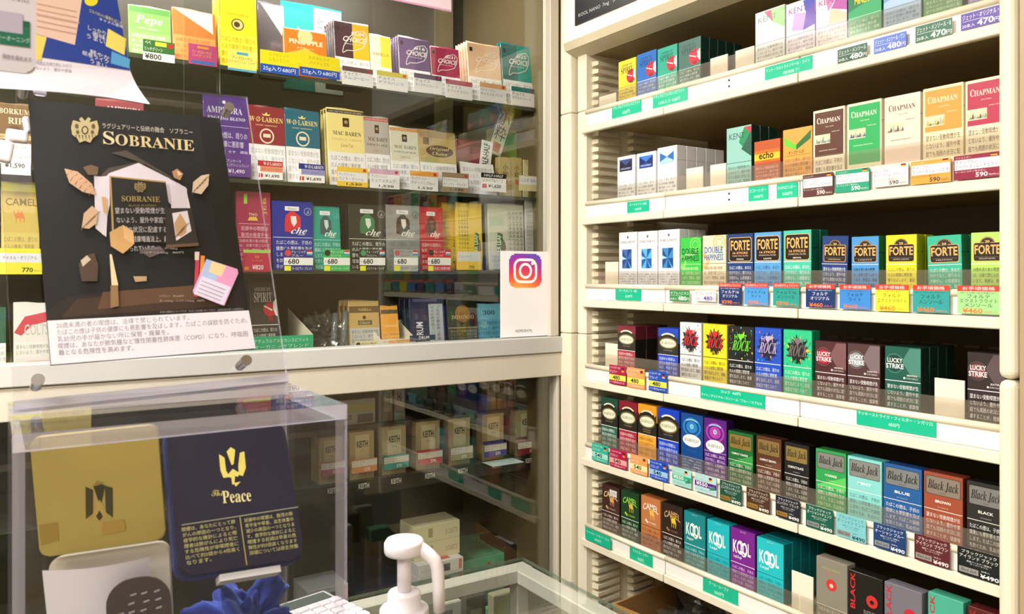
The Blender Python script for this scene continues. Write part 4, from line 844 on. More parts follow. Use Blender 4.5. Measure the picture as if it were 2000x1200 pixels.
def ltag(shelf, x0, x1, y0, y1, base, items, label, Y=1.5745, name='price_tag', X1=None):
    a = ony(x0, y0, Y); b = ony(x1, y0, Y); lo = ony(x0, y1, Y); wd = b.x-a.x; h = a.z-lo.z
    o = box(name, 0, wd, 0, .0008, 0, h, mat(base), None, loc=(a.x, Y-.0012, lo.z)); setp(o, chk(label), 'price tag', 'price tags in the glass case')
    ar = Art(wd, h, 'gloss'); p_plain(ar, base, items); ar.build('print', o, (wd/2, 0, 0)); return o
U = ' on the '+snm[0]; M_ = ' on the '+snm[1]; L_ = ' on the '+snm[2]; B_S = ' on the case floor'
# --- upper glass shelf
lpouch(0, 252, 336, 2, p_plain, ('#7fae5e', [('r', 0, .88, 1, 1, '#5a9a4a'), ('t', 'Pepe', .14, .62, .82, .82, '#f0f4e4', 'bi'), ('t', 'RICH GREEN', .2, .54, .7, .575, '#e0ecd0')], ('D', .48, '#8db86e', '#e8f0d8')), '#7fae5e', 'green pouch with white script name'+U, tilt=-9)
lpouch(0, 338, 424, 8, p_plain, ('#f07838', [('p', [(.05, 1), (.95, .60), (.95, 1)], '#f8ece4')], ('D', .50, '#f49a58', '#c85020')), '#f07838', 'orange and white pouch'+U, tilt=-9)
lpouch(0, 428, 505, -24, p_plain, ('#f4da20', [('t', 'VANILLA CREAM', .2, .72, .8, .755, '#8a6a10', 'serif'), ('e', .5, .60, .17, '#5a4018'), ('e', .5, .60, .14, '#d8c080'), ('e', .48, .60, .08, '#4a3414')], ('B', .47, '#f6dc38', '#8a6a10')), '#e8ca1c', 'bright yellow pouch with round portrait medal'+U, behind=3, short='bright yellow medal pouch')
lpouch(0, 508, 560, -4, p_plain, ('#55525a', [('p', [(.1, 1), (.9, .6), (1, .3), (1, 1)], '#c8c6cc')]), '#55525a', 'dark grey crinkled pouch behind a yellow placard', Y=1.63)
lpouch(0, 552, 672, -4, p_plain, ('#1c9c98', [('e', .26, .55, .20, '#bfe4e4'), ('e', .26, .55, .17, '#1c8c8c'), ('p', [(.10, .5), (.26, .75), (.42, .5), (.26, .35)], '#bfe4e4'), ('p', [(.15, .52), (.26, .66), (.38, .5), (.26, .40)], '#1c8c8c'), ('r', .52, 0, 1, 1, WP), ('t', 'たばこの煙', .58, .1, .68, .9, '#5a5a60', '', 90), ('t', '健康に影響', .76, .1, .86, .9, '#5a5a60', '', 90)]), '#1c9c98', 'wide teal and white pouch standing behind the pineapple pouch', Y=1.70, tilt=-4)
lpouch(0, 556, 640, 48, p_plain, ('#e87420', [('t', 'PINEAPPLE', .12, .70, .92, .80, '#f8e8c8', 'bold'), ('p', [(0, .2), (1, .2), (1, .46), (.5, .62), (0, .46)], '#f4b830'), ('e', .5, .88, .18, '#f8c890'), ('t', 'エクセレント', .3, .60, .7, .64, '#f8e8c8')]), '#e87420', 'orange pineapple pouch'+U, yaw=-.05)
lpouch(0, 656, 726, 33, p_choice, ('#4a2c38', '#f4be28', 'RUM'), '#4a2c38', 'brown and golden pouch with leaf outline'+U, behind=4, step=.013, short='brown and golden leaf pouch')
lpouch(0, 726, 768, 62, p_plain, ('#f2eedc', [('r', .5, .4, 1, 1, '#f0e040'), ('t', 'VANILLA', .1, .62, .9, .68, '#c0a020', 'bold')], ('B', .40, WP, '#8a8890')), '#f2eedc', 'white and lemon pouch'+U)
lpouch(0, 782, 844, 65, p_choice, ('#6a4a80', '#58386e', '#16'), '#583a6c', 'violet pouch with leaf outline'+U, behind=3, step=.012, short='violet leaf pouch')
lpouch(0, 845, 902, 85, p_choice, ('#9a2a4c', '#a83458', '#231'), '#8a2444', 'crimson pouch with leaf outline'+U)
lpouch(0, 918, 984, 76, p_choice, ('#e8bc98', '#ecc4a4', '#22', '#f6e4d4'), '#e0b090', 'peach pouch with leaf outline'+U, behind=4, step=.012, short='peach leaf pouch')
lpouch(0, 985, 1044, 78, p_choice, ('#126a6c', '#18a098', '#25'), '#126a6c', 'dark teal pouch with leaf outline'+U, behind=1, short='dark teal leaf pouch')
def yb(k, c, t, price=None, hc='#d84838'): return [('r', 0, .74, 1, 1, c), ('r', .02, .26, .98, .74, '#eceaf2'), ('t', t[0], .05, .54, .58, .70, '#3a3a44'), ('t', t[1], .05, .32, .86, .48, '#3a3a44'), ('r', .84, .80, .94, .94, '#c02838')] + ([('t', price, .3, .05, .8, .2, '#2a2a2a', 'bold')] if price else [])
ltag(0, 279, 341, 76, 116, '#f0f0ea', [('r', 0, .40, 1, 1, '#2f6a30'), ('t', 'ペペ', .06, .78, .24, .95, '#f0f4e8'), ('r', .38, .74, .74, .94, '#e8e040'), ('r', .78, .70, .94, .92, '#c02820'), ('t', 'リッチグリーン', .05, .46, .62, .66, '#f0f4e8'), ('t', '¥800', .05, .06, .58, .34, '#2a2a2a', 'bold')], 'green and white tag priced 800 under the green pouch')
ltag(0, 368, 424, 84, 124, '#d0488c', [('t', 'アークローヤル', .12, .55, .80, .70, '#f4d860'), ('t', 'パイナップル', .12, .38, .80, .52, '#f4d860'), ('r', .3, .80, .7, .92, '#f0a040'), ('r', .1, .05, .9, .2, '#3a78c8')], 'pink magenta tag under the orange and white pouch')
ltag(0, 445, 501, 94, 136, '#f6ec78', [('t', 'アークローヤル', .14, .52, .86, .68, '#5a5a20'), ('t', 'バニラクリーム・シャグ', .04, .36, .94, .48, '#5a5a20'), ('r', .3, .76, .7, .88, '#58a8c8'), ('r', 0, 0, 1, .10, '#58a8d8')], 'pale yellow tag under the bright yellow pouch')
for x0, x1, y0, y1, l in ((508, 583, 96, 140, ['エクセレント', 'レモンミント']), (585, 663, 103, 146, ['エクセレント', 'パイナップル'])):
    ltag(0, x0, x1, y0, y1, '#f4e01c', [('t', l[0], .22, .78, .74, .92, '#a89018'), ('t', l[1], .24, .54, .74, .70, '#a89018'), ('r', 0, 0, 1, .38, '#1450b8'), ('t', '25g入り680円', .07, .07, .92, .31, '#f4f4f8')], f'yellow placard with blue price band {"beside the grey crinkled pouch" if x0 == 508 else "below the pineapple pouch"}')
for x0, x1, y0, c, t, nm in ((668, 728, 128, '#6a4a4c', ['チョイス・', 'ラムコーヒー'], 'brown headed tag under the golden leaf pouch'), (735, 796, 137, '#d8c838', ['チョイス', 'ダブルバニラ'], 'yellow headed tag under the lemon pouch'), (808, 862, 142, '#4a2c60', ['チョイス', 'ダークチョコレート'], 'violet headed tag under the violet leaf pouch'), (870, 922, 154, '#a82a54', ['チョイス', 'ダブルチェリー'], 'crimson headed tag under the crimson pouch'), (936, 988, 160, '#e0a878', ['チョイス・ドルチェ', 'キャラメルバニラ'], 'peach headed tag under the peach leaf pouch'), (998, 1043, 168, '#1c7478', ['チョイス', 'ダブルメンソール'], 'teal headed tag under the dark teal pouch')):
    ltag(0, x0, x1, y0, y0+36, '#f0eeF2'.lower(), yb(0, c, t), nm)
# --- middle glass shelf
lpouch(1, -5, 62, 196, p_plain, ('#7a5a38', [('t', 'BORKUM', .02, .84, .98, .93, '#e8d8b8', 'serif'), ('t', 'RIFF', .3, .68, .94, .78, '#e8d8b8', 'serif'), ('e', .5, .56, .20, '#5a3c20'), ('r', 0, .42, 1, .50, '#c8b080'), ('t', 'BOURBON WHISKEY', .04, .44, .96, .475, '#4a3018')], ('D', .36, WP, '#6a6a6a')), '#7a5a38', 'brown pouch with cream serif name'+M_, Y=1.59)
lpouch(1, 66, 178, 196, p_plain, ('#8a6a48', [('t', 'BORKUM', .1, .8, .9, .9, '#e8d8b8', 'serif')], ('D', .4, WP, '#6a6a6a')), '#8a6a48', 'second brown pouch hidden beyond the black poster, middle shelf')
lpouch(1, 188, 284, 188, p_plain, ('#9a4450', [('t', 'AMPHORA', .2, .86, .96, .93, '#f0e0d8', 'serif')], ('D', .45, WP, '#6a6a6a')), '#9a4450', 'dull red pouch beyond the black poster'+M_)
lpouch(1, 400, 491, 178, p_plain, ('#5c3a92', [('t', 'AMPHORA', .06, .80, .86, .88, '#e8e0f0', 'serif'), ('t', 'ENGLISH BLEND', .08, .72, .92, .76, '#e8e0f0', 'serif'), ('r', 0, .64, 1, .645, '#e0d8f0'), ('e', .45, .94, .04, '#f0e8f4')], ('B', .62, '#5c3a92', '#e8e0f4', 5, .11)), '#4e3080', 'purple pouch with white lettering'+M_)
lpouch(1, 487, 561, 200, p_larsen, ('#8c2c38',), '#7c2430', 'maroon pouch with gold crown and oval window'+M_)
lpouch(1, 560, 629, 207, p_larsen, ('#16647c',), '#12566c', 'petrol blue pouch with gold crown and oval window'+M_)
lpouch(1, 643, 717, 205, p_baren, ('#f0dc90', '#2a2420', '#3a3428'), '#e0c878', 'pale yellow pouch with black top band'+M_, behind=2, step=.016, short='pale yellow pouch with black band')
lpouch(1, 716, 766, 222, p_baren, ('#b8aea8', '#b84848', '#3a3428', 'MIXTURE', .48), '#a89e98', 'warm grey pouch with red top band'+M_)
lpouch(1, 766, 823, 243, p_baren, ('#dcd6c4', '#d88838', '#5a5448', 'VIRGINIA', .46), '#d0c8b4', 'ivory pouch with orange top band'+M_)
lpouch(1, 823, 896, 250, p_origch, (), '#a89050', 'old gold pouch with brown oval badge'+M_)
lpouch(1, 896, 960, 268, p_plain, ('#8a3a44', [('r', .5, .2, .9, .9, '#a04a54')]), '#7a303a', 'burgundy crinkled pouch leaning back'+M_, Y=1.63)
lpouch(1, 905, 972, 314, p_plain, ('#f0eef4', [], ('C', .95, '#f0eef4', '#8a8890')), '#eceaf0', 'low white pouch in front of the burgundy one', tilt=-14, Y=1.59)
hh = lpouch(1, 930, 952, 272, p_plain, ('#eceaf0', [('t', 'HALF-HALF', .2, .50, .75, .97, '#2a2a2c', 'bold', 90)]), '#e8e6ea', 'white upright strip card with bold black lettering', Y=1.62, tilt=0, lean=7, soft=False, d=.002, name='strip_card', cat='card')
bx = lpouch(1, 962, 1015, 250, p_plain, ('#c0b078', [('r', .5, 0, 1, 1, '#8cb050')]), '#b8a870', 'khaki and green carton at the corner'+M_, Y=1.66, soft=False, d=.03, tilt=0, name='small_carton', cat='carton')
sk = box('sticker', -.022, .022, -.001, 0, -.062, .062, mat('#e4e2c8'), None, loc=ony(978, 258, 1.645), rot=(0, math.radians(20), 0)); setp(sk, chk('tilted upright paper sticker with green border and brush characters'), 'sticker')
ar = Art(.044, .124); ar.rect(0, 0, 1, 1, '#4a7a5c'); ar.rect(.07, .03, .93, .97, '#e4e2c8'); ar.text('小', .14, .64, .86, .93, '#1c2018'); ar.text('粋', .14, .32, .86, .62, '#1c2018'); ar.rect(.24, .08, .76, .27, '#c87058'); ar.build('print', sk, (0, -.001, -.062))
for x0, x1, y, nm in ((975, 998, 306, 'first'), (999, 1019, 307, 'second')):
    lpouch(1, x0, x1, y, p_plain, ('#c8b47c', [('t', '小', .3, .68, .75, .84, '#2a2418'), ('t', '粋', .3, .5, .75, .66, '#2a2418'), ('r', .35, .34, .7, .46, '#c86858')]), '#c4b078', f'small khaki box with brush characters, {nm} from the green carton', Y=1.61, soft=False, d=.02, tilt=0, name='small_carton', cat='carton')
lpouch(1, 1022, 1045, 312, p_plain, ('#e8dcb0', [('p', [(0, 1), (1, .55), (1, 1)], '#d0c090')]), '#e0d4a8', 'cream slanted carton by the door stile'+M_, Y=1.61, soft=False, d=.03, tilt=0, name='small_carton', cat='carton')
lpouch(1, 1046, 1062, 262, p_plain, ('#c83a88', [('r', 0, .7, 1, 1, '#d8a8c0')]), '#b83078', 'pink carton standing against the case side'+M_, Y=1.63, soft=False, d=.04, tilt=0, name='small_carton', cat='carton')
ltag(1, 2, 60, 290, 340, '#f0f0f0', [('t', 'ボルクムリーフ', .34, .66, .98, .80, '#3a3a3a'), ('t', '¥1,590', .12, .24, .80, .46, '#2a2a2a', 'bold'), ('r', 0, .6, .22, .95, '#3a3a6a')], 'white tag priced 1590 under the brown serif pouch')
ltag(1, 440, 490, 298, 344, '#6a3f96', [('t', 'アンホーラ', .06, .60, .6, .72, '#f0e8f8'), ('t', 'イングリッシュブレンド', .04, .42, .92, .56, '#f0e8f8'), ('t', '¥1,490', .10, .12, .75, .32, '#f0e8f8', 'bold')], 'purple tag priced 1490 under the purple pouch')
for x0, x1, y0, c, nm in ((503, 552, 313, '#c02838', 'red headed tag priced 1690 under the maroon pouch'), (583, 634, 319, '#1c2c8c', 'blue headed tag priced 1690 under the petrol pouch')):
    ltag(1, x0, x1, y0, y0+36, '#f4f2f4', [('r', 0, .70, 1, 1, c), ('t', 'W·Ø·LARSEN', .22, .76, .95, .93, '#f4ece8', 'serif'), ('r', .1, .40, 1, .70, '#e89070' if c == '#c02838' else '#9a98d0'), ('t', 'スイートハーモニー' if c == '#c02838' else 'ファイン&エレガント', .15, .47, .95, .62, '#4a2a2a'), ('r', .04, .08, .20, .30, '#d02838'), ('r', .09, .08, .12, .30, '#fff'), ('t', '¥1,690', .28, .08, .86, .28, '#3a2a2a', 'bold')], nm)
for x0, x1, y0, c, t, pr, nm in ((658, 718, 325, '#f0c838', ['マックバーレン', 'バニラ・クリーム'], '1,530', 'yellow framed tag under the pale yellow pouch'), (722, 780, 329, '#d8a8c8', ['マックバーレン', 'ミックスチュア'], '1,530', 'lilac headed tag under the warm grey pouch'), (800, 855, 333, '#e8a040', ['マックバーレン', 'ヴァージニアNo.1'], '1,530', 'orange headed tag under the ivory pouch'), (863, 915, 336, '#a08468', ['マックバーレン', 'オリジナル・チョイス'], '1,330', 'tan headed tag under the old gold pouch')):
    ltag(1, x0, x1, y0, y0+38, '#f0f0f2' if c not in ('#a08468', '#f0c838') else c, yb(0, c, t, pr), nm)
ltag(1, 939, 988, 337, 373, '#f4f4f6', [('r', 0, .74, 1, 1, '#1c1a1c'), ('t', 'HALF-HALF', .12, .80, .88, .94, '#f0f0f0', 'bold'), ('t', '✓ ハーフ&ハーフ', .08, .50, .86, .66, '#3a3a3a'), ('r', .05, .18, .22, .40, '#d02838'), ('t', '¥1,620', .28, .18, .80, .40, '#2a2a2a', 'bold')], 'black headed tag priced 1620 under the low white pouch')
ltag(1, 1013, 1062, 342, 372, '#d8cc9c', [('r', .04, .42, .98, .95, '#e4e4ec'), ('t', 'こいき  ¥390', .10, .58, .66, .80, '#5a5a70')], 'cream tag clipped in front of the slanted carton')
# --- lower glass shelf
lpouch(2, 2, 78, 352, p_plain, ('#c8b060', [('t', 'CAMEL', .10, .74, .95, .83, '#8a7030', 'bold'), ('p', [(x*1.1-.15, y*.7+.22) for x, y in CAM], '#d08050'), ('r', 0, .91, 1, 1, '#e8e060')], ('B', .42, '#d0bc70', '#8a7438')), '#c8b060', 'sand yellow pouch with orange camel'+L_)
lpouch(2, 80, 180, 372, p_plain, ('#c8b060', [], ('B', .42, '#d0bc70', '#8a7438')), '#b8a050', 'second sand yellow pouch beyond the black poster, lower shelf')
lpouch(2, 465, 531, 372, p_jet, (), '#a83258', 'raspberry pouch with green strip'+L_, tilt=-4, soft=False)
lpouch(2, 533, 612, 391, p_che, ('#122a9c', '#d82c3c', '#f4e8ea', 'Bleu'), '#0e2284', 'royal blue pack with red blot emblem'+L_, soft=False, tilt=-2)
lpouch(2, 611, 668, 401, p_che, ('#149a8c', '#3c5660', '#bfe0dc', 'Menthol', '#4ab0a4', '#c8f0ea', 'A', '#b8e8e0'), '#0f7c74', 'turquoise pack with grey blot emblem'+L_, soft=False, tilt=-6, yaw=.02)
lpouch(2, 682, 755, 397, p_che, ('#16211e', '#2c7a4c', '#dfe8e4', 'Menthol', '#8a928e', '#f0f2f0', 'B', '#e8ece8'), '#0e1816', 'black pack with green blot emblem'+L_, soft=False, tilt=-2, behind=4, step=.014, short='black pack with green emblem, case shelf')
lpouch(2, 755, 821, 399, p_che, ('#929496', '#3a2824', '#e8e0dc', 'Silver', '#5a5c60', '#6a6c70', 'F', '#d0d2d4'), '#848688', 'silver grey pack with dark blot emblem'+L_, soft=False, tilt=-2)
lpouch(2, 821, 868, 403, p_che, ('#c02432', '#5a1c20', '#8a3a3a', 'Rouge', '#d05a5a', '#f4d8d8', 'E', '#f0c8c8'), '#a81c28', 'red pack with dark blot emblem'+L_, soft=False, tilt=-3)
lpouch(2, 866, 896, 396, p_amber, ('#e0b828', '#e8c43c', '#6a5010', False), '#d8ac20', 'golden yellow pouch with upright writing'+L_, tilt=-3, Y=1.60)
lpouch(2, 893, 944, 394, p_amber, ('#ecc72a', '#f0d040', '#4a3c10', False), '#e0b820', 'bright yellow pouch with green ribbon'+L_, tilt=-3)
lpouch(2, 956, 1026, 396, p_amber, ('#d4d6c8', '#c8cabc', '#5a5c54', True), '#c8cabc', 'pale grey pouch with green ribbon'+L_, tilt=-3, behind=1, short='pale grey ribbon pouch')
lpouch(2, 1028, 1062, 393, p_amber, ('#c8cac8', '#d0d2d0', '#5a5c60', False), '#c0c2c0', 'silver pouch at the case side'+L_, tilt=-2)
ltag(2, 0, 82, 485, 536, '#f0e648', [('r', 0, .46, 1, .82, '#e8e6f0'), ('t', 'キャメル・オリジナル', .06, .56, .88, .72, '#3a3a44'), ('t', '770', .52, .08, .78, .26, '#3a3a20', 'bold'), ('t', '円(25g入)', .8, .1, .97, .18, '#6a6a30')], 'yellow and white tag priced 770 under the camel pouch')
ltag(2, 475, 528, 488, 531, '#c02c50', [('r', 0, .86, 1, 1, '#a8d860'), ('t', 'JEB', .42, .62, .58, .74, '#e8a838', 'serif'), ('t', 'ツーアップル', .3, .46, .7, .56, '#e8b040'), ('t', '¥820', .32, .10, .74, .32, '#f8d8e0', 'bold'), ('r', .04, .08, .2, .22, '#c89020')], 'raspberry tag priced 820 under the raspberry pouch')
for x0, x1, c, t, b2, nm, ec in ((554, 611, '#1c2c84', 'ブルー', 'ヨーロピアン・ブレンド', 'royal blue', '#d84048'), (632, 683, '#30b860', 'メンソール', 'メンソール・シャグ', 'emerald', '#1c2424'), (702, 752, '#161c1c', 'ブラックメンソール', 'メンソール・シャグ', 'black', '#2c9a60'), (769, 816, '#b0b0b2', 'シルバー', 'マイルド・シャグ', 'silver grey', '#d06068'), (835, 880, '#c8202c', 'チェ・シャグ', 'たばこ本来の味', 'red', '#2a1a1a')):
    tc = '#f4f4f6' if nm != 'silver grey' else '#4a4a50'
    ltag(2, x0, x1, 487, 530, c, [('e', .14, .83, .11, ec), ('t', 'チェ・シャグ', .26, .82, .74, .96, tc), ('t', t, .26, .66, .66, .78, tc), ('r', .78, .88, .98, .96, '#c83048'), ('r', .78, .82, .98, .88, '#f0f0f0'), ('r', .78, .74, .98, .82, '#5aa0d8'), ('r', 0, .28, 1, .62, '#f6f6f8'), ('t', '¥', .04, .38, .10, .50, '#d08050'), ('t', '680', .14, .33, .52, .57, '#1c1c20', 'bold'), ('r', .02, .02, .24, .24, '#f0ec30'), ('t', b2, .28, .06, .96, .20, tc)], f'{nm} tag priced 680 under the {nm} blot emblem pack')
ltag(2, 891, 940, 490, 527, '#f0c428', [('r', .04, .44, .96, .95, '#dcdce4'), ('t', 'アンバーリーフ', .08, .62, .60, .78, '#5a5a6a'), ('t', '700', .50, .06, .72, .22, '#4a3c10', 'bold')], 'yellow framed tag priced 700 under the bright yellow pouch')
ltag(2, 956, 990, 491, 526, '#d8dadc', [('t', 'アンバーリーフ', .08, .62, .7, .78, '#5a5a6a'), ('t', 'ブロンド', .08, .4, .6, .56, '#5a5a6a')], 'grey tag under the pale grey ribbon pouch')
# --- floor of the case
def tray(x0, x1, y0, y1, c, lines, label, depth=.16, hback=.085, Y=1.565):
    zf = SHZ[3]; a = ony(x0, 600, Y); b = ony(x1, 600, Y); w_ = b.x-a.x; h = max(.02, ony(x0, y0, Y).z-zf)
    o = empty('carton_tray', (a.x, Y, zf), 0, chk(label), 'tray', 'carton trays on the case floor')
    box('front_panel', 0, w_, 0, .0012, 0, h, mat(c), o)
    for x in (0, w_-.0012):
        bm = bmesh.new(); v = [(x, .0012, 0), (x, depth, 0), (x, depth, hback), (x, .0012, h)]
        A_ = [bm.verts.new(p) for p in v]; B2 = [bm.verts.new((p[0]+.0012, p[1], p[2])) for p in v]
        bm.faces.new(A_); bm.faces.new(B2)
        for i in range(4): bm.faces.new((A_[i], A_[(i+1) % 4], B2[(i+1) % 4], B2[i]))
        link('side_panel', finish(bm, 'side_panel', mat('#e8e2d0', 'matte')), o)
    box('base', .0012, w_-.0012, .0012, depth, 0, .0012, mat('#e8e2d0', 'matte'), o)
    ar = Art(w_, h)
    for i, l in enumerate(lines): ar.text(l, .08, .66-.3*i, .92, .86-.3*i, '#d8f4e4' if c == '#12a878' else '#d88a30')
    ar.build('print', o, (w_/2, 0, 0)); return o
lpouch(3, -14, 12, 600, p_plain, ('#1c5440', [], ('B', .42, WP, '#5a6a60')), '#1c5440', 'dark green pouch at the far end'+B_S)
lpouch(3, 26, 100, 592, p_plain, ('#e8e4e2', [('p', [(0, .55), (.3, .80), (1, .88), (1, .72), (.5, .66), (.2, .5)], '#d04858'), ('t', 'COLTS', .28, .50, .96, .68, '#c8c2c0', 'bold'), ('r', .2, .02, .95, .12, '#d84050'), ('t', 'COLTS', .4, .035, .8, .10, '#f4e8e8', 'bold')], ('C', .40, '#ecebea', '#7a7a78', 2)), '#e0dcda', 'white pouch with red swoosh'+B_S)
tray(395, 477, 676, 700, '#12a878', ['ナチュラル', 'アメリカン'], 'green fronted carton tray beside the black pouch tray')
tray(486, 612, 659, 690, '#12a878', ['ナチュラルアメリカンスピリット', 'オーガニックブレンド'], 'green fronted carton tray holding black pouches')
lpouch(3, 494, 548, 545, s_spirit, ('#3c3a38', '#c8c4bc', '#e0dcd8'), '#2e2c2a', 'charcoal pouch with red disc standing in the green tray', Y=1.60, tilt=-12, behind=2, step=.03, short='charcoal pouch in the green tray')
lpouch(3, 398, 470, 575, p_plain, ('#dcd6c0', []), '#dcd6c0', 'cream pouch standing in the other green tray', Y=1.60, tilt=-12)
crs = crumple('plastic_bag', WRAP, ony(636, 628, 1.68), .055, .05, .05, 11, 4, .5, 9, smooth=False); crs.location.z = SHZ[3]+.033; setp(crs, chk('crinkled clear bag of black goods on the case floor'), 'bag')
lpouch(3, 596, 680, 622, p_plain, ('#1c1c1e', []), '#18181a', 'black pouch lying behind the clear bag'+B_S, Y=1.74)
for x, nm in ((649, 'shorter'), (668, 'taller')):
    bm = bmesh.new(); p = ony(x, 620, 1.60); tube(bm, [(0, 0, 0), (0, .004, .04), (0, .01, .082 if x > 660 else .078)], .0065, 10)
    o = link('cigar_tube', finish(bm, 'cigar_tube', clear('tube_clear', (.8, .84, .86), 2.0, .08, .25, '#8a98a8'), True), None, (p.x, 1.60, SHZ[3])); o.rotation_euler = (0, math.radians(8), 0); setp(o, chk(f'clear slim tube standing beside the gold vanilla pouch, {nm} one'), 'tube', 'clear slim tubes')
lpouch(3, 684, 744, 588, p_plain, ('#c8a868', [('r', 0, .76, 1, .90, '#6a5030'), ('t', 'VANILLA', .30, .80, .74, .855, '#d8c080', 'serif'), ('e', .5, .66, .06, '#4a3820'), ('r', .28, .50, .76, .60, '#6a6048'), ('t', 'Classic', .34, .52, .70, .585, '#c8b890', 'bi')], ('C', .44, '#c2c2c4', '#5a5a5e', 3)), '#b8985c', 'gold vanilla pouch with brown band'+B_S, Y=1.60, d=.02, behind=2, step=.026, short='gold vanilla pouch')
tray(744, 812, 664, 678, '#eee8d8', ['Captain Black'], 'white carton tray holding orange pouches')
lpouch(3, 748, 782, 598, p_plain, ('#f0a83c', [('r', 0, .82, 1, .92, '#5a5040'), ('t', 'Cavendish', .1, .5, .9, .56, '#f8e0b0')], ('C', .38, '#f0b050', '#a06a18')), '#e89c30', 'orange pouch standing in the white tray', Y=1.60, tilt=-10)
lpouch(3, 803, 872, 582, p_plain, ('#1c2450', [('t', 'DRUM', .16, .12, .36, .50, '#e8eaf0', 'bold', 90), ('r', .54, .06, .96, .88, '#b8bac4'), ('t', 'たばこの煙は周りの人', .60, .10, .70, .84, '#3a3a44', '', 90), ('t', '健康に悪影響を及ぼし', .76, .10, .86, .84, '#3a3a44', '', 90), ('r', .1, .93, .8, .99, '#5a6090')]), '#181e44', 'navy pouch with upright white name'+B_S, Y=1.60, d=.02, behind=2, step=.026, short='navy upright name pouch')
lpouch(3, 877, 936, 582, p_plain, ('#1c1c18', [('e', .5, .66, .26, '#8a5a30'), ('t', 'DOMINGO', .12, .54, .88, .63, '#c8b080', 'serif'), ('r', 0, 0, 1, .36, '#a09058')], ('C', .34, '#24241e', '#8a8a78')), '#24221c', 'black pouch with round copper scene'+B_S, Y=1.60, d=.022)
lpouch(3, 932, 985, 594, p_plain, ('#7cc0d8', [('t', '300', .3, .72, .74, .84, '#2c5068', 'serif')], ('C', .60, '#6ab4d4', '#2c5a70')), '#6ab0cc', 'light cyan pouch beside the corner sticker'+B_S, Y=1.60, tilt=-10)
for x0, x1, y0, y1, c, it, nm in ((693, 737, 667, 681, '#e8e0b0', [('t', 'Captain Black', .3, .25, .92, .75, '#3a3020', 'script'), ('e', .14, .5, .10, '#3a3020')], 'cream strip tag under the gold vanilla pouch'), (760, 800, 665, 675, '#f0a858', [('t', 'Captain Black', .3, .25, .92, .75, '#f8e8c8', 'script')], 'orange strip tag on the white tray'), (800, 850, 656, 666, '#1c2858', [('t', 'DRUM', .35, .2, .75, .8, '#e8e8f0', 'bold')], 'navy strip tag under the navy pouch'), (52, 105, 706, 720, '#d84050', [('t', 'COLTS', .4, .2, .9, .8, '#f4e8e8', 'bold')], 'red strip tag under the white swoosh pouch')):
    ltag(3, x0, x1, y0, y1, c, it, nm, Y=1.563)

# --- lower case: beige packs, cartons
def kpack(x0, x1, y, c, tx, lbl, w_=None, n=1):
    Y = 1.615; zf = H-.437; a = ony(x0, y, Y); b = ony(x1, y, Y); wd = b.x-a.x; h = a.z-zf
    o = empty('cigarette_pack', ((a.x+b.x)/2, Y, zf), 0, chk(lbl), 'cigarette pack', 'beige slim packs behind the lower glass door'); ma, mb = packbody(wd, h, .024, '#a08c68', '#a8946e', 'gloss'); link('box', ma, o); link('lid', mb, o)
    ar = Art(wd*.98, h*.98); ar.rect(0, 0, 1, 1, '#a8946c'); ar.rect(.22, .42, .80, .95, '#c8b890'); ar.rect(.0, .36, 1, .42, c); ar.text('KEITH', .28, .68, .74, .82, '#2a241c', 'bold'); ar.text('SLIM', .40, .58, .62, .62, tx); ar.rect(0, 0, 1, .36, '#b0a078'); ar.para(WT['A'][:2], .05, .34, .95, .13, '#4a4030'); ar.build('front_print', o, (0, 0, 0))
    for k in range(n): clone(o, (o.location.x, Y+.0255*(k+1), zf), chk(f'{["second","third"][k]} beige pack behind the {lbl}'[:110]))
for x0, x1, y, c, nm, y0, low in ((623, 668, 857, '#b05a78', 'rose', 905, 1), (683, 731, 846, '#d89060', 'orange', 900, 1), (746, 793, 836, '#3a9a94', 'teal', 893, 1), (812, 859, 826, '#c04048', 'red', 884, 1), (876, 918, 820, '#a8a070', 'khaki', 875, 1), (942, 984, 811, '#4a4898', 'indigo', 869, 1), (1007, 1052, 804, '#8a2c38', 'garnet', 864, 1)):
    kpack(x0, x1, y, c, c, f'beige slim pack with {nm} stripe behind the lower glass door')
    tg = ltag(0, x0+4, x1+5, y0, y0+26, c, [('r', 0, .46, 1, .92, '#e0dcd4'), ('t', 'キース・スリム', .04, .72, .5, .88, '#3a3430'), ('t', 'メンソール', .04, .52, .4, .66, '#3a3430'), ('t', '570', .5, .10, .72, .34, '#f0ece4', 'bold')], f'{nm} and white price tag behind the lower glass door', Y=1.5955)
    p = ony(x0+28, depth_z(x0+28, Y=1.5955, z=H-.452), 1.5955)
    ar = Art(.024, .011); ar.text('KEITH', 0, 0, 1, 1, '#d8d4cc', 'bold'); ar.build('edge_lettering', sh, (p.x-sh.location.x, -.004, -.016))
# upper row of reflections built as solid packs / carton on an inner shelf
s2 = box('case_shelf', XL0+.001, 1.094, 0, .26, -.012, 0, mat('#5a5346', 'paint'), None, loc=(0, 1.64, H-.328)); setp(s2, chk('short dark shelf just below the middle rail in the case'), 'shelf')
for x0, x1, nm in ((748, 768, 'first'), (769, 792, 'second'), (950, 970, 'third'), (971, 990, 'fourth'), (991, 1010, 'fifth')):
    Y = 1.66; a = ony(x0, 700, Y); b = ony(x1, 700, Y); o = empty('cigarette_pack', ((a.x+b.x)/2, Y, H-.328), 0, chk(f'taupe pack built in place of a reflection below the silver rail, {nm} one'), 'cigarette pack', 'taupe packs built in place of reflections')
    ma, mb = packbody(b.x-a.x-.001, .085, .024, '#8a7860', '#8a7860', 'gloss'); link('box', ma, o); link('lid', mb, o); ar = Art(b.x-a.x-.002, .084); ar.rect(.1, .25, .9, .95, '#b0a088'); ar.text('Hi', .3, .5, .7, .75, '#3a3028', 'bold'); ar.build('front_print', o)
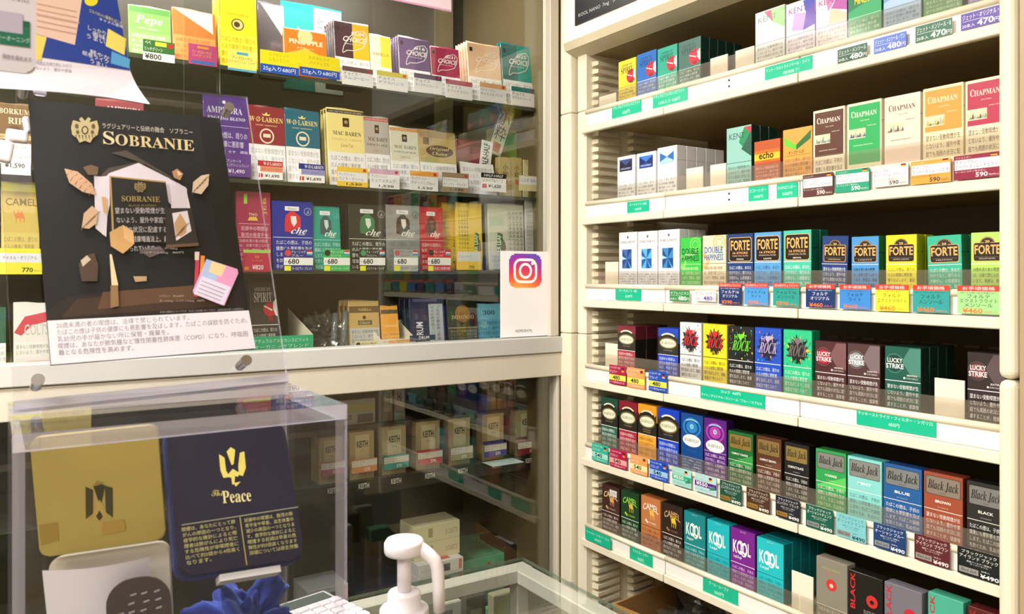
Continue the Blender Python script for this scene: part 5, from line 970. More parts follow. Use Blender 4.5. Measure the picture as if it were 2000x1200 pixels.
def carton(x0, x1, Y, z, h, d, c, items, label, yaw=0, top=None, cat='carton', name='carton'):
    a = ony(x0, 600, Y); b = ony(x1, 600, Y); wd = b.x-a.x; o = empty(name, ((a.x+b.x)/2, Y, z), yaw, chk(label), cat, 'cartons on the lower case floor')
    box('body', -wd/2, wd/2, 0, d, 0, h, mat(c), o, .001); ar = Art(wd*.99, h*.98); p_plain(ar, c, items); ar.build('front_print', o)
    box('end_flap', wd/2, wd/2+.0008, .003, d-.003, .003, h-.003, mat(c, 'matte'), o)
    if top: 
        m = box('top_print', -wd*.2, wd*.25, .01, d*.7, h, h+.0004, mat(top), o)
    return o
carton(655, 733, 1.66, H-.316-.012+.0005, .055, .08, '#b8b4ac', [('r', 0, .55, 1, .8, '#c8c070'), ('t', 'MEVIUS', .05, .2, .4, .4, '#4a4a4a', 'bold'), ('r', .55, .05, .95, .4, '#5a5a5a')], 'pale grey carton with yellow stripe on the short case shelf')
fz = .66
K = [('r', .30, .25, .40, .8, '#a89c60'), ('t', '20 CIGARETTES', .68, .3, .95, .6, '#a87860')]
W_ = [('r', .55, .15, .70, .75, '#6a6a70'), ('t', 'メビウス', .05, .4, .3, .6, '#a8a8ac'), ('r', .9, .1, .97, .9, '#d07070'), ('t', '20', .35, .35, .45, .65, '#c87878', 'bold')]
z0 = fz
for k in range(7):
    c = ['#e4e0de', '#e2dedc'][k % 2]; hh_ = .029 if k < 5 else .039
    if k < 5: carton(818, 905, 1.60, z0, hh_-.0006, .085, c, W_, f'white carton with red end, {["lowest","second","third","fourth","topmost"][k]} in the stack of white ones', top='#c84848' if k == 4 else None); z0 += hh_
    else: carton(809, 898, 1.625, z0, hh_-.0006, .075, '#dcd6b0', K, f'cream carton lying {"on the white stack" if k == 5 else "topmost above the white stack"}'); z0 += hh_
for k, (x0, Y, nm) in enumerate(((905, 1.66, 'front'), (905, 1.745, 'back'))):
    for j in range(3): carton(x0+10*k, x0+80+10*k, Y, fz+.036*j, .0354, .08, '#4fae8c', [('e', .62, .5, .04, '#b03838')], f'green carton in the {nm} pile behind the glass, {["bottom","second","third","top"][j]} one', top='#64bc9a')
carton(985, 1040, 1.66, fz, .12, .12, '#1e1c20', [('t', 'J', .4, .3, .6, .8, '#d0d0d0', 'bi')], 'black low box at the corner of the case floor', top='#b8b8bc')
carton(1045, 1075, 1.72, fz, .22, .16, '#1c4a98', [], 'tall blue box against the side of the lower case')
bx = carton(690, 800, 1.64, fz, .10, .2, '#24283c', [], 'dark navy box on the case floor beside the white stack')
for j in range(3): carton(600, 680, 1.62, fz+.045*j, .044, .09, '#c8c8cc', W_, f'pale carton in the case seen past the acrylic box, {["bottom","middle","top"][j]} one')
pc = box('paper_slip', 0, .085, -.05, 0, 0, .0006, mat('#c8e4e8', 'matte'), None, loc=(ony(935, 900, 1.615).x, 1.60, H-.4365)); pc.name = 'paper_slip'; setp(pc, chk('pale aqua paper slip sticking out of the lower case shelf'), 'paper')
# --- corner sticker on the door glass
Ys = YL-.0035; a = ony(977, 490, Ys); b = ony(1073, 490, Ys); lo = ony(977, 660, Ys)
wd = b.x-a.x; h = a.z-lo.z
o = box('glass_sticker', 0, wd, 0, .0006, 0, h, mat('#f6f4f8', 'matte'), None, loc=(a.x, Ys-.0006, lo.z)); setp(o, chk('white notice sticker with gradient camera icon on the glass door'), 'sticker')
def grad(x, y):
    c = [(.29, .36, .82), (.62, .20, .72), (.90, .18, .42), (.98, .48, .22), (1.0, .82, .38)]; t = min(max((1-y)*.75+(1-abs(2*x-.6)*.6)*.25-.05, 0), .999)*4; i = int(t); f = t-i
    return '#'+''.join('%02x' % int(255*(c[i][k]*(1-f)+c[min(i+1, 4)][k]*f)) for k in range(3))
ar = Art(wd, h, 'matte'); X0, X1, Y0, Y1 = .17, .83, .57, .97; n = 26
asp = wd/h; r = .17
for j in range(n):
    for i in range(n):
        u0, u1, v0, v1 = i/n, (i+1)/n, j/n, (j+1)/n; um, vm = (u0+u1)/2, (v0+v1)/2; dx, dy = max(abs(um-.5)-(.5-.24), 0), max(abs(vm-.5)-(.5-.24), 0)
        if math.hypot(dx, dy) > .24: continue
        ar.k = 1; vs = [(X0+(X1-X0)*u, Y0+(Y1-Y0)*v) for u, v in ((u0, v0), (u1, v0), (u1, v1), (u0, v1))]; ar.raw(vs, [(0, 1, 2, 3)], grad(round(um*8)/8, round(vm*14)/14), 'matte', 0)
ar.k = 3
def rring(a, x0, y0, x1, y1, r, t, c):
    P = []; Q = []; as_ = a.w/a.h
    for cx, cy, q in ((x1-r, y1-r*as_, 0), (x0+r, y1-r*as_, 1), (x0+r, y0+r*as_, 2), (x1-r, y0+r*as_, 3)):
        for i in range(7):
            th = math.pi/2*(q+i/6); P.append((cx+r*math.cos(th), cy+r*as_*math.sin(th))); Q.append((cx+(r-t)*math.cos(th), cy+(r-t)*as_*math.sin(th)))
    m = len(P); a.raw(P+Q, [(i, (i+1) % m, m+(i+1) % m, m+i) for i in range(m)], c)
rring(ar, .26, .625, .74, .915, .14, .045, '#ffffff'); ar.ring(.5, .77, .135, .045, '#ffffff'); ar.ell(.645, .858, .03, '#ffffff'); ar.text('NOMURAYA_', .30, .045, .66, .085, '#4a4a50')
ar.build('print', o, (wd/2, 0, 0))
# sale card hanging at the top of the case door
a = ony(560, -30, Ys); b = ony(881, -30, Ys); lo = ony(881, 24, Ys)
o = box('hanging_card', 0, b.x-a.x, 0, .0012, 0, .10, mat('#f0d8e4', 'matte'), None, loc=(a.x, Ys-.0012, lo.z)); setp(o, chk('pale pink card taped across the top of the glass door'), 'card'); box('border_strip', 0, b.x-a.x, -.0008, 0, 0, .004, mat('#d8a0c0', 'matte'), o)
# ---------------------------------------------------------------- glass topped counter
CT = H-.500; X0c, X1c, Y0c, Y1c = -.75, .79, .36, 1.18
ct = empty('glass_counter', (0, 0, 0), 0, chk('glass topped display counter with pale metal frame in the shop corner'), 'counter')
P_AL = mat('#e2e0d8', 'paint')
o = box('glass_top', X0c, X1c, Y0c, Y1c, CT-.006, CT, GLASS, ct); o.data.materials.append(EDGEGLASS)
for p in o.data.polygons:
    if abs(p.normal.z) < .5: p.material_index = 1
for n_, c_ in (('frame_bar', (X0c, X1c, Y1c-.034, Y1c-.002)), ('frame_bar', (X0c, X1c, Y0c, Y0c+.034)), ('frame_bar', (X1c-.034, X1c-.002, Y0c+.0345, Y1c-.0345)), ('frame_bar', (X0c, X0c+.034, Y0c+.0345, Y1c-.0345))):
    box(n_, c_[0], c_[1], c_[2], c_[3], CT-.030, CT-.0065, P_AL, ct, .002)
for x in (X0c+.002, X1c-.030):
    for y in (Y0c+.002, Y1c-.030): box('corner_leg', x, x+.026, y, y+.026, 0, CT-.0305, P_AL, ct, .002)
box('base_cabinet', X0c+.03, X1c-.032, Y0c+.03, Y1c-.032, .04, .62, mat('#bcb4a2', 'paint'), ct)
for c_ in ((X0c+.03, X1c-.03, Y1c-.008, Y1c-.004), (X1c-.008, X1c-.004, Y0c+.03, Y1c-.03)): box('side_glass', c_[0], c_[1], c_[2], c_[3], .62, CT-.031, GLASS, ct)
o = box('inner_shelf', X0c+.03, X1c-.034, Y0c+.1, Y1c-.012, CT-.150, CT-.142, SHELFGLASS, ct)
pt = onz(1145, 1148, CT-.004); 
for (px, py) in ((1017, 1118), (915, 1150)):
    p = onz(px, py, CT-.03); bm = bmesh.new(); lathe(bm, [(.007, 0), (.007, .004)], 14); link('clamp_disc', finish(bm, 'clamp_disc', mat('#d8dce0', 'metal'), True), ct, (p.x, p.y-.01, CT-.036))
SZ = CT-.1418
def cthing(px, py, w_, h, d, c, items, label, cat='carton', name='small_carton', yaw=0):
    p = onz(px, py, SZ+h); o = empty(name, (p.x, p.y, SZ), yaw, chk(label), cat, 'small goods inside the glass counter'); box('body', -w_/2, w_/2, 0, d, 0, h-.0008, mat(c), o, .0008); box('lid_panel', -w_/2+.001, w_/2-.001, .001, d-.001, h-.0008, h, mat(c), o)
    ar = Art(w_*.97, h*.96); p_plain(ar, c, items); ar.build('front_print', o); return o
nt = cthing(1075, 1146, .105, .085, .0015, '#dcdce4', [('t', '商品券', .35, .84, .65, .93, '#5a5a64')]+[('t', 'たばこ各種取扱い', .08+.001*k, .70-.09*k, .9-.08*(k % 3), .75-.09*k, '#8a8a96') for k in range(7)], 'white notice card standing inside the glass counter', 'card', 'notice_card')
cthing(985, 1160, .045, .075, .02, '#b8b49a', [('r', .2, .3, .8, .8, '#c8c8a0')], 'olive grey small box inside the glass counter')
cthing(930, 1165, .04, .07, .02, '#5a5850', [('r', .2, .2, .8, .7, '#8a8a80')], 'dark grey small box inside the glass counter')
cthing(880, 1178, .045, .055, .02, '#d4d4cc', [('r', .1, .3, .6, .8, '#8a8c90')], 'white small box inside the glass counter')
cthing(985, 1190, .05, .03, .03, '#7cc09a', [('r', .2, .2, .8, .8, '#a8d8bc')], 'light green low box inside the glass counter')

# ---------------------------------------------------------------- acrylic display box
BZ = H-.0984; bx0, bx1, by0, by1 = .011, .2277, .58, .734
ab = empty('acrylic_box', (bx0, by0, CT), 0, chk('tall clear acrylic display box holding two open tins'), 'display box')
def acr(name, x0, x1, y0, y1, z0, z1, axis, parent=ab, org=(bx0, by0, CT)):
    o = box(name, x0-org[0], x1-org[0], y0-org[1], y1-org[1], z0-org[2], z1-org[2], ACRYL, parent, 0); o.data.materials.append(ACRYLEDGE)
    for p in o.data.polygons:
        if abs(p.normal[axis]) < .5: p.material_index = 1
    return o
acr('top_panel', bx0, bx1, by0, by1, BZ-.011, BZ, 2)
acr('front_panel', bx0, bx1, by0, by0+.006, CT, BZ-.0112, 1)
acr('back_panel', bx0, bx1, by1-.006, by1, CT, BZ-.0112, 1)
acr('side_panel', bx1-.007, bx1, by0+.0062, by1-.0062, CT, BZ-.0112, 0)
acr('side_panel', bx0, bx0+.007, by0+.0062, by1-.0062, CT, BZ-.0112, 0)
acr('inner_shelf', bx0+.0072, bx1-.0072, by0+.0062, by1-.0062, H-.318, H-.312, 2)
def ctrl(name, O, rv, sc, label, cat):
    o = empty(name, (0, 0, 0), 0, chk(label), cat); v = Vector(rv)
    o.matrix_world = Matrix.Translation(Vector(O)*sc+Vector((0, 0, H))) @ Matrix.Rotation(v.length, 4, v.normalized()); return o
# sign plate with black poster
PW, PHh = .211, .288
sg = ctrl('sign_stand', (.0137, .6727, -.0933), (-.3402, -.0328, .0339), 1.055, 'clear acrylic sign plate tilted back on top of the acrylic box', 'sign stand')
o = box('clear_plate', 0, PW, 0, .004, .0, PHh, ACRYL, sg); o.data.materials.append(ACRYLEDGE)
for p in o.data.polygons:
    if abs(p.normal.y) < .5: p.material_index = 1
box('foot_bar', 0, PW, -.004, .010, -.004, .003, ACRYLEDGE, sg)
n = sg.matrix_world.to_3x3() @ Vector((0, 1, 0)); O_ = sg.matrix_world.translation; inv = sg.matrix_world.inverted()
def onplate(px, py, off=0):
    d = ray(px, py); E = Vector((0, 0, H)); k = ((O_+n*off-E).dot(n))/d.dot(n); return inv @ (E+d*k)
for (px, py, L) in ((70, 755, .022), (468, 716, .022), (440, 224, .016), (44, 186, .016)):
    p = onplate(px, py); bm = bmesh.new(); lathe(bm, [(.0040, 0), (.0040, L-.003), (.0046, L-.003), (.0046, L)], 18)
    link('standoff_peg', finish(bm, 'standoff_peg', mat('#c8c4c4', 'metal'), False), sg, (p.x, -.0002, p.z), (math.pi/2, 0, 0))
for (px, py, sx, sz, r) in ((8, 300, .012, .019, .2), (33, 270, .016, .011, .1), (52, 248, .005, .015, -.1), (78, 176, .010, .014, .1)):
    p = onplate(px, py); box('white_clip', -sx/2, sx/2, -.006, -.0002, -sz/2, sz/2, mat('#f0e8ec', 'plastic') if px != 78 else ACRYLEDGE, sg, .002, 2, (p.x, 0, p.z), (0, r, 0))
ps_ = ctrl('poster', (.0392, .7224, -.0707), (-.3421, -.0382, .0953), .985, 'black advertising poster with gold lettering and white caption strip on the clear plate', 'poster')
pw, ph = .1606, .2321
box('sheet', 0, pw, 0, .0008, 0, ph, mat('#0a0809', 'matte'), ps_)
Q = homog([(53, 195), (430, 230), (497, 685), (100, 712)]); a = Art(pw, ph, 'matte', Q, True)
a.poly([(135, 580), (460, 552), (478, 590), (480, 612), (90, 627), (92, 608)], '#1f1410'); a.poly([(150, 585), (400, 566), (450, 600), (120, 620)], '#3a2618'); a.poly([(200, 572), (380, 560), (400, 585), (190, 605)], '#5a3e28')
a.poly([(185, 355), (210, 330), (270, 318), (215, 300), (245, 295), (330, 345), (340, 355), (280, 322), (205, 350)], '#4a4038')
a.poly([(188, 348), (215, 345), (270, 320), (362, 368), (384, 470), (345, 475), (335, 440), (330, 350), (220, 345), (222, 360), (200, 462), (188, 440)], '#e8dfe8'); a.poly([(188, 365), (212, 340), (268, 320), (352, 362), (354, 380), (330, 362), (222, 352), (206, 370)], '#ded6e4')
a.poly([(182, 345), (212, 350), (206, 465), (185, 448)], '#d8d0dc'); a.poly([(330, 360), (364, 370), (368, 470), (342, 476)], '#d8d0dc')
a.poly([(212, 345), (322, 356), (340, 480), (214, 470)], '#18120e'); a.poly([(212, 345), (322, 356), (323, 359), (215, 348)], '#b09458'); a.poly([(212, 345), (215, 345), (222, 470), (218, 470)], '#b09458')
def eagle(a, cx, cy, s, c):
    for k in range(-1, 2, 2):
        a.poly([(cx, cy-.7*s), (cx+k*.25*s, cy-1.0*s), (cx+k*.45*s, cy-.85*s), (cx+k*.3*s, cy-.6*s), (cx+k*.9*s, cy-.75*s), (cx+k*1.05*s, cy-.2*s), (cx+k*.95*s, cy+.35*s), (cx+k*.6*s, cy+.6*s), (cx+k*.4*s, cy+.95*s), (cx, cy+.8*s)], c)
    for k in range(-3, 4): a.poly([(cx+k*.24*s, cy+.35*s), (cx+k*.24*s+.1*s, cy+.4*s), (cx+k*.26*s+.12*s, cy+.85*s-.06*abs(k)*s)], '#3a3020')
    a.ell(cx, cy, .26*s, '#3a3020', ry=.32*s); a.ell(cx, cy, .17*s, c, ry=.22*s)
    for k in (-1, 1): a.ell(cx+k*.62*s, cy-.3*s, .14*s, '#5a4c30', ry=.18*s); a.ell(cx+k*.55*s, cy+.15*s, .12*s, '#5a4c30', ry=.15*s)
eagle(a, 164, 256, 26, '#b8a878')
def ptext(t, x0, y0, x1, y1, slope, c, st=''):
    """lettering along a sloped photo row, y0 = baseline at x0"""
    vs, fs, al, bl, lo, hi = glyphs(t, st); P = []
    for x, y in vs:
        u = (x-al)/(bl-al); v = (y-lo)/max(hi-lo, 1e-6); P.append((x0+(x1-x0)*u+.06*(y0-y1)*-v, y0+(y1-y0)*v+slope*(x1-x0)*u))
    a.raw([a.hom(*p) for p in P], fs, c, 'matte')
ptext('ラグジュアリーと伝統の融合　ソブラニー', 198, 252, 376, 241, .07, '#c8c0b4')
ptext('S', 200, 283, 222, 257, .09, '#d8c8a0', 'serif'); ptext('OBRANIE', 224, 285, 379, 263, .075, '#cdb98a', 'serif')
eagle(a, 272, 368, 11, '#8a7a4a'); ptext('SOBRANIE', 236, 396, 311, 385, .02, '#a08c50', 'serif'); ptext('BLACK RUSSIAN', 250, 406, 303, 402, .0, '#8a7840')
for k, (l, x1) in enumerate((('望まない受動喫煙が生じ', 330), ('ないよう、屋外や家庭でも', 335), ('周囲の状況に配慮するこ', 334), ('とが、健康増進法上、義務', 336), ('付けられています。', 304))): ptext(l, 223+k*3, 420+18.5*k, x1, 408+18.5*k, .0, '#c8c4c8')
def leafp(P, c, v=None):
    a.poly(P, c)
    if v:
        for k in range(1, 7): t = k/7; x = P[0][0]*(1-t)+P[v][0]*t; y = P[0][1]*(1-t)+P[v][1]*t; a.poly([(x, y), (x+9, y-5), (x+8, y-3)], '#6a4c30'); a.poly([(x, y), (x-6, y+8), (x-5, y+10)], '#6a4c30')
leafp([(124, 332), (150, 338), (178, 362), (186, 384), (160, 378), (134, 360)], '#c8a080', 3); leafp([(374, 378), (376, 358), (392, 345), (408, 342), (406, 364), (392, 382)], '#d8c0a8', 3)
leafp([(158, 448), (162, 420), (178, 405), (190, 416), (186, 440), (172, 450)], '#c8a888', 3); leafp([(336, 462), (334, 430), (350, 418), (364, 440), (360, 462), (350, 470)], '#e0cdb8', 3)
a.poly([(160, 330), (175, 325), (190, 330), (188, 345), (170, 345)], '#6a543c'); a.poly([(334, 338), (344, 332), (356, 342), (350, 355), (338, 350)], '#b88860'); a.poly([(344, 336), (354, 343), (346, 346)], '#e8d0b0')
a.poly([(238, 443), (258, 455), (260, 480), (238, 499), (214, 484), (212, 457)], '#c89c64'); a.poly([(238, 443), (258, 455), (260, 480), (240, 470)], '#d8b07a')
a.poly([(196, 388), (205, 388), (207, 420), (200, 418)], '#c8a070'); a.poly([(212, 500), (216, 500), (229, 560), (216, 560)], '#e0c8a0'); a.poly([(214, 560), (228, 560), (230, 600), (214, 604)], '#8a6a48')
a.poly([(152, 520), (165, 502), (182, 498), (190, 520), (188, 552), (158, 552)], '#4a3628'); a.poly([(156, 512), (168, 502), (176, 510), (160, 524)], '#c0b0a0')
a.poly([(258, 543), (284, 543), (284, 552), (262, 554)], '#b09070'); a.poly([(320, 410), (372, 410), (386, 482), (322, 488)], '#2c2420'); a.poly([(322, 482), (386, 478), (386, 484), (322, 488)], '#6a4c38'); a.poly([(334, 420), (364, 415), (372, 455), (342, 474)], '#e6dde8'); leafp([(342, 464), (338, 440), (350, 420), (362, 440), (362, 458), (352, 466)], '#c8a078', 3)
a.poly([(268, 492), (310, 484), (320, 495), (290, 507)], '#5a4e4c'); ptext('ブラックルシアン　タール8mg', 270, 492, 344, 487, 0, '#a8a0a0'); ptext('ニコチン0.6mg　880円', 270, 500, 356, 495, 0, '#a8a0a0')
a.poly([(380, 496), (388, 496), (384, 584), (376, 582)], '#b83850'); a.poly([(390, 503), (398, 504), (392, 580), (385, 578)], '#e08838'); a.poly([(378, 496), (387, 496), (386, 512), (378, 512)], '#d8c8c0')
a.poly([(401, 510), (462, 530), (464, 538), (436, 601), (430, 600), (376, 578), (374, 572)], '#d8a8d0'); a.poly([(401, 510), (432, 520), (418, 555), (390, 545)], '#a8c0e8'); a.poly([(432, 520), (462, 530), (464, 538), (450, 565), (418, 555)], '#e09ac8'); a.poly([(412, 514), (440, 524), (430, 545), (405, 535)], '#f0d0a0')
a.poly([(391, 543), (449, 565), (434, 600), (376, 578)], '#dcd4ec')
for k in range(4): a.poly([(392-3*k, 552+7*k), (438-3*k, 570+7*k), (437.5-3*k, 571.5+7*k), (391.5-3*k, 553.5+7*k)], '#9a90a8')
ptext('ソブラニー　税込600円', 308, 584, 356, 580, 0, '#b0a8a4'); ptext('タール2mg　ニコチン0.2mg　600円', 309, 594, 396, 589, 0, '#a8a09c'); ptext('広告の画面はイメージです　たばこは20歳になってから　20歳未満の者への販売禁止', 310, 615, 474, 611, -.03, '#9a9494')
a.poly([(90, 628), (484, 611), (500, 690), (96, 716)], '#e6e0ec')
for k, (l, x1) in enumerate((('20歳未満の者の喫煙は、法律で禁じられています。', 367), ('たばこの煙は子供の健康にも悪影響を及ぼします。たばこの誤飲を防ぐため、', 482), ('乳幼児の手が届かない所に保管・廃棄を。', 327), ('喫煙は、あなたが肺気腫など慢性閉塞性肺疾患（COPD）になり、呼吸困', 482), ('難となる危険性を高めます。', 259))): ptext(l, 110+1.2*k, 643+13*k, x1, 632+13*k, -.055, '#807c88')
a.build('printed_picture', ps_, (pw/2, -.0002, 0))
# tins
def roundplate(w_, h, d, r, m, name, n=6):
    bm = bmesh.new(); P = []
    for cx, cz, q in ((w_-r, h-r, 0), (r, h-r, 1), (r, r, 2), (w_-r, r, 3)):
        for i in range(n+1): t = math.pi/2*(q+i/n); P.append((cx+r*math.cos(t), cz+r*math.sin(t)))
    A_ = [bm.verts.new((x, 0, z)) for x, z in P]; B2 = [bm.verts.new((x, d, z)) for x, z in P]; k = len(P)
    bm.faces.new(A_); bm.faces.new(B2[::-1])
    for i in range(k): bm.faces.new((A_[i], A_[(i+1) % k], B2[(i+1) % k], B2[i]))
    bmesh.ops.bevel(bm, geom=[e for e in bm.edges if abs(e.verts[0].co.y-e.verts[1].co.y) < 1e-6], offset=.0012, segments=2, affect='EDGES')
    return finish(bm, name, m)
gd = ctrl('gold_tin', (.032, .72, -.2194), (.0657, -.0689, -.2592), .93, 'gold tin standing open with a small dark bird emblem, inside the acrylic box', 'tin')
gw, gh = .0837, .0881
link('lid', roundplate(gw, gh, .006, .006, mat('#cdb965', 'satin'), 'lid'), gd)
a = Art(gw, gh, 'satin', homog([(58, 855), (306, 833), (325, 1052), (78, 1092)]))
for P, c in (([(169, 950), (184, 956), (184, 1002), (170, 1014)], '#4a4828'), ([(207, 948), (222, 952), (223, 1010), (209, 1000)], '#4a4828'), ([(184, 948), (196, 942), (208, 948), (200, 985), (196, 982)], '#3c3a20'), ([(184, 1005), (197, 975), (212, 1004), (198, 1018)], '#d8bc68'), ([(190, 1008), (197, 996), (204, 1008), (197, 1017)], '#4a4020'), ([(182, 950), (192, 938), (206, 942), (197, 946)], '#b09848')): a.poly(P, c)
a.poly([(76, 1026), (114, 1020), (116, 1056), (80, 1066)], '#b89c4a'); a.poly([(202, 1020), (246, 1014), (248, 1036), (202, 1046)], '#c8a850')
a.build('embossed_emblem', gd, (gw/2, -.0002, 0))
# its tray with paper and dark liner
link('tray', roundplate(gw*.98, .075, .012, .008, mat('#cfc8b8', 'satin'), 'tray'), gd, (.002, -.005, -.0795), (math.radians(-14), 0, 0))
bm = bmesh.new(); g = [[bm.verts.new((.004+.070*u/8, -.010-.010*math.sin(2.6*u/8)-.004*(v/4), -.078+.074*v/4)) for u in range(9)] for v in range(5)]
for i in range(4):
    for j in range(8): bm.faces.new((g[i][j], g[i][j+1], g[i+1][j+1], g[i+1][j]))
link('paper_wrapper', finish(bm, 'paper_wrapper', mat('#dcd6dc', 'plastic'), True), gd)
link('dark_liner', roundplate(.042, .070, .001, .018, mat('#6c6468', 'metal'), 'dark_liner'), gd, (.046, -.034, -.082), (0, 0, 0))
a = Art(.04, .066, 'matte'); R_ = random.Random(5)
for k in range(9):
    for j in range(4):
        x = .12+.2*j+R_.uniform(0, .06); y = .08+.095*k; 
        if (x-.5)**2+max(0, y-.7)**2 < .13: a.poly([(x, y), (x+.10, y+.012), (x+.10, y+.032), (x, y+.02)], '#a8a4b4')
a.build('liner_print', gd, (.046+.021, -.0342, -.080))
box('orange_band', .006, .036, -.0235, -.0225, -.078, -.064, mat('#e0a860', 'gloss'), gd, rot=(0, math.radians(12), 0))
nv = ctrl('navy_tin', (.1038, .5722, -.2047), (-.5693, .0418, .0631), 1.06, 'navy blue tin with gold emblem and gold lettering inside the acrylic box', 'tin')
nw, nh = .0954, .1167
link('body', roundplate(nw, nh, .009, .011, mat('#2c3a78', 'satin'), 'body'), nv); link('lid', roundplate(nw-.002, nh-.002, .004, .010, mat('#05062a', 'gloss'), 'lid'), nv, (.001, -.0034, .001))
a = Art(nw, nh, 'matte', homog([(317, 838), (555, 822), (594, 1098), (345, 1132)])); G = '#d8c860'
for P in ([(423, 893), (434, 900), (437, 925), (444, 938), (432, 940), (426, 925)], [(464, 890), (473, 887), (476, 920), (470, 936), (462, 934), (461, 915)], [(446, 879), (455, 884), (452, 912), (448, 915), (438, 888)], [(440, 934), (450, 922), (464, 930), (460, 938), (452, 934), (446, 940)], [(447, 935), (455, 935), (453, 952), (449, 953)], [(452, 950), (466, 947), (456, 957)]): a.poly(P, G, 'metal' if 0 else None)
def pt2(t, x0, y0, x1, y1, slope, c, st=''):
    vs, fs, al, bl, lo, hi = glyphs(t, st); P = [(x0+(x1-x0)*(x-al)/(bl-al)+.1*(y0-y1)*-(y-lo)/(hi-lo), y0+(y1-y0)*(y-lo)/(hi-lo)+slope*(x1-x0)*(x-al)/(bl-al)) for x, y in vs]; a.raw([a.hom(*p) for p in P], fs, c, 'matte')
pt2('The', 409, 976, 432, 964, -.05, '#b8a850', 'script'); pt2('Peace', 431, 990, 487, 966, -.08, '#d8cc90', 'serif')
a.poly([(352, 1030), (580, 996), (580, 998), (352, 1032)], '#8a8a70'); a.poly([(463, 1016), (465, 1016), (478, 1108), (476, 1108)], '#a09850')

for k, (l, m_) in enumerate((('喫煙は、あなたにとって肺', '妊娠中の喫煙は、胎児の発'), ('がんの原因の一つとなり、', '育不全や早産、出生体重の'), ('疫学的な推計によると喫', '減少の原因の一つとなりま'), ('煙者は肺がんにより死亡', 'す。疫学的な推計によると'), ('する危険性が非喫煙者に', '喫煙する妊婦は早産の危'), ('比べて約2倍から4倍高く', '険性が約3倍高くなります'), ('なります。', '詳細については厚生労働'))):
    y = 1044+10.5*k; pt2(l, 353+1.6*k, y, (455 if k < 6 else 400)+1.6*k, y-8, -.15, '#c0b870'); pt2(m_, 473+1.6*k, y-17, 568+1.6*k, y-25, -.14, '#c0b870')
a.build('gold_print', nv, (nw/2, -.0037, 0))
box('edge_support', .03, .075, -.002, .010, -.006, -.001, mat('#d8d8d8', 'matte'), nv)
# crumpled blue velvet
p = ony(478, 1185, .645)
cl = crumple('velvet_cloth', mat('#0e2f8a', 'cloth'), (p.x, .648, H-.282), .047, .045, .048, 21, 5, .75, 5); setp(cl, chk('crumpled royal blue velvet cloth under the navy tin'), 'cloth')
# calculator beyond the box
p = onz(625, 1192, CT+.02); ca = empty('calculator', (p.x, p.y, CT), math.radians(12), chk('white calculator with pale keys lying on the counter'), 'calculator')
box('body', -.05, .05, -.07, .07, 0, .016, mat('#d4d2d4', 'plastic'), ca, .003, 2)
for i in range(5):
    for j in range(5): box('key', -.044+.0185*i, -.029+.0185*i, -.060+.018*j, -.046+.018*j, .016, .021, mat('#f0e8ec', 'plastic'), ca, .001)
box('display_window', -.042, .042, .036, .060, .016, .0175, mat('#5a6860'), ca)
# pump bottle
p = Vector((.303, .638, CT)); ZT = H-.230-CT
pb = empty('pump_bottle', p, 0, chk('white pump dispenser bottle standing on the glass counter'), 'bottle')
MP = mat('#f2ecf2', 'plastic')
bm = bmesh.new(); lathe(bm, [(.030, 0), (.033, .004), (.033, ZT-.105), (.030, ZT-.090), (.0225, ZT-.076), (.0215, ZT-.068)], 36); link('body', finish(bm, 'body', MP, True), pb)
bm = bmesh.new(); lathe(bm, [(.0215, ZT-.0675), (.0215, ZT-.062), (.0205, ZT-.0605), (.0145, ZT-.0595), (.0145, ZT-.048), (.0135, ZT-.0465), (.007, ZT-.046)], 32); link('collar', finish(bm, 'collar', MP, True), pb)
bm = bmesh.new(); lathe(bm, [(.0062, ZT-.0458), (.0062, ZT-.014)], 20); link('stem', finish(bm, 'stem', MP, True), pb)
bm = bmesh.new(); lathe(bm, [(.0085, ZT-.0138), (.0165, ZT-.0132), (.0175, ZT-.011), (.0175, ZT-.004), (.0155, ZT-.0008), (.010, ZT), (.001, ZT)], 32); link('pump_head', finish(bm, 'pump_head', MP, True), pb)
dx = Vector((C_, -S_, 0))*1.0 + Vector((-S_, -C_, 0))*.15; bm = bmesh.new()
pts = [(0, 0, ZT-.007), (.012, 0, ZT-.0075), (.020, 0, ZT-.012), (.027, 0, ZT-.018), (.0295, 0, ZT-.025), (.0305, 0, ZT-.040), (.031, 0, ZT-.062)]
tube(bm, [tuple(dx*q[0]+Vector((0, 0, q[2]))) for q in pts], [.007, .0066, .006, .0058, .0056, .0054, .0050], 16); link('nozzle', finish(bm, 'nozzle', MP, True), pb)
# ---------------------------------------------------------------- hanging leaflets at the aisle end
def leaflet(name, quad, Y, base, label, curl=0, cat='leaflet'):
    bl = ony(*quad[3], Y); br = ony(*quad[2], Y); tl = ony(*quad[0], Y); w_ = (br-bl).length; ang = math.atan2(br.z-bl.z, br.x-bl.x); h = (tl-bl).length
    o = empty(name, bl, 0, chk(label), cat); o.rotation_euler = (0, -ang, 0)
    return o, w_, h
ql = [(-60, -40), (222, -40), (283, 214), (-60, 167)]
lf, lw, lh = leaflet('leaflet', ql, .69, '#ece6f2', 'curling sales leaflet in blue and white hanging above the acrylic box')
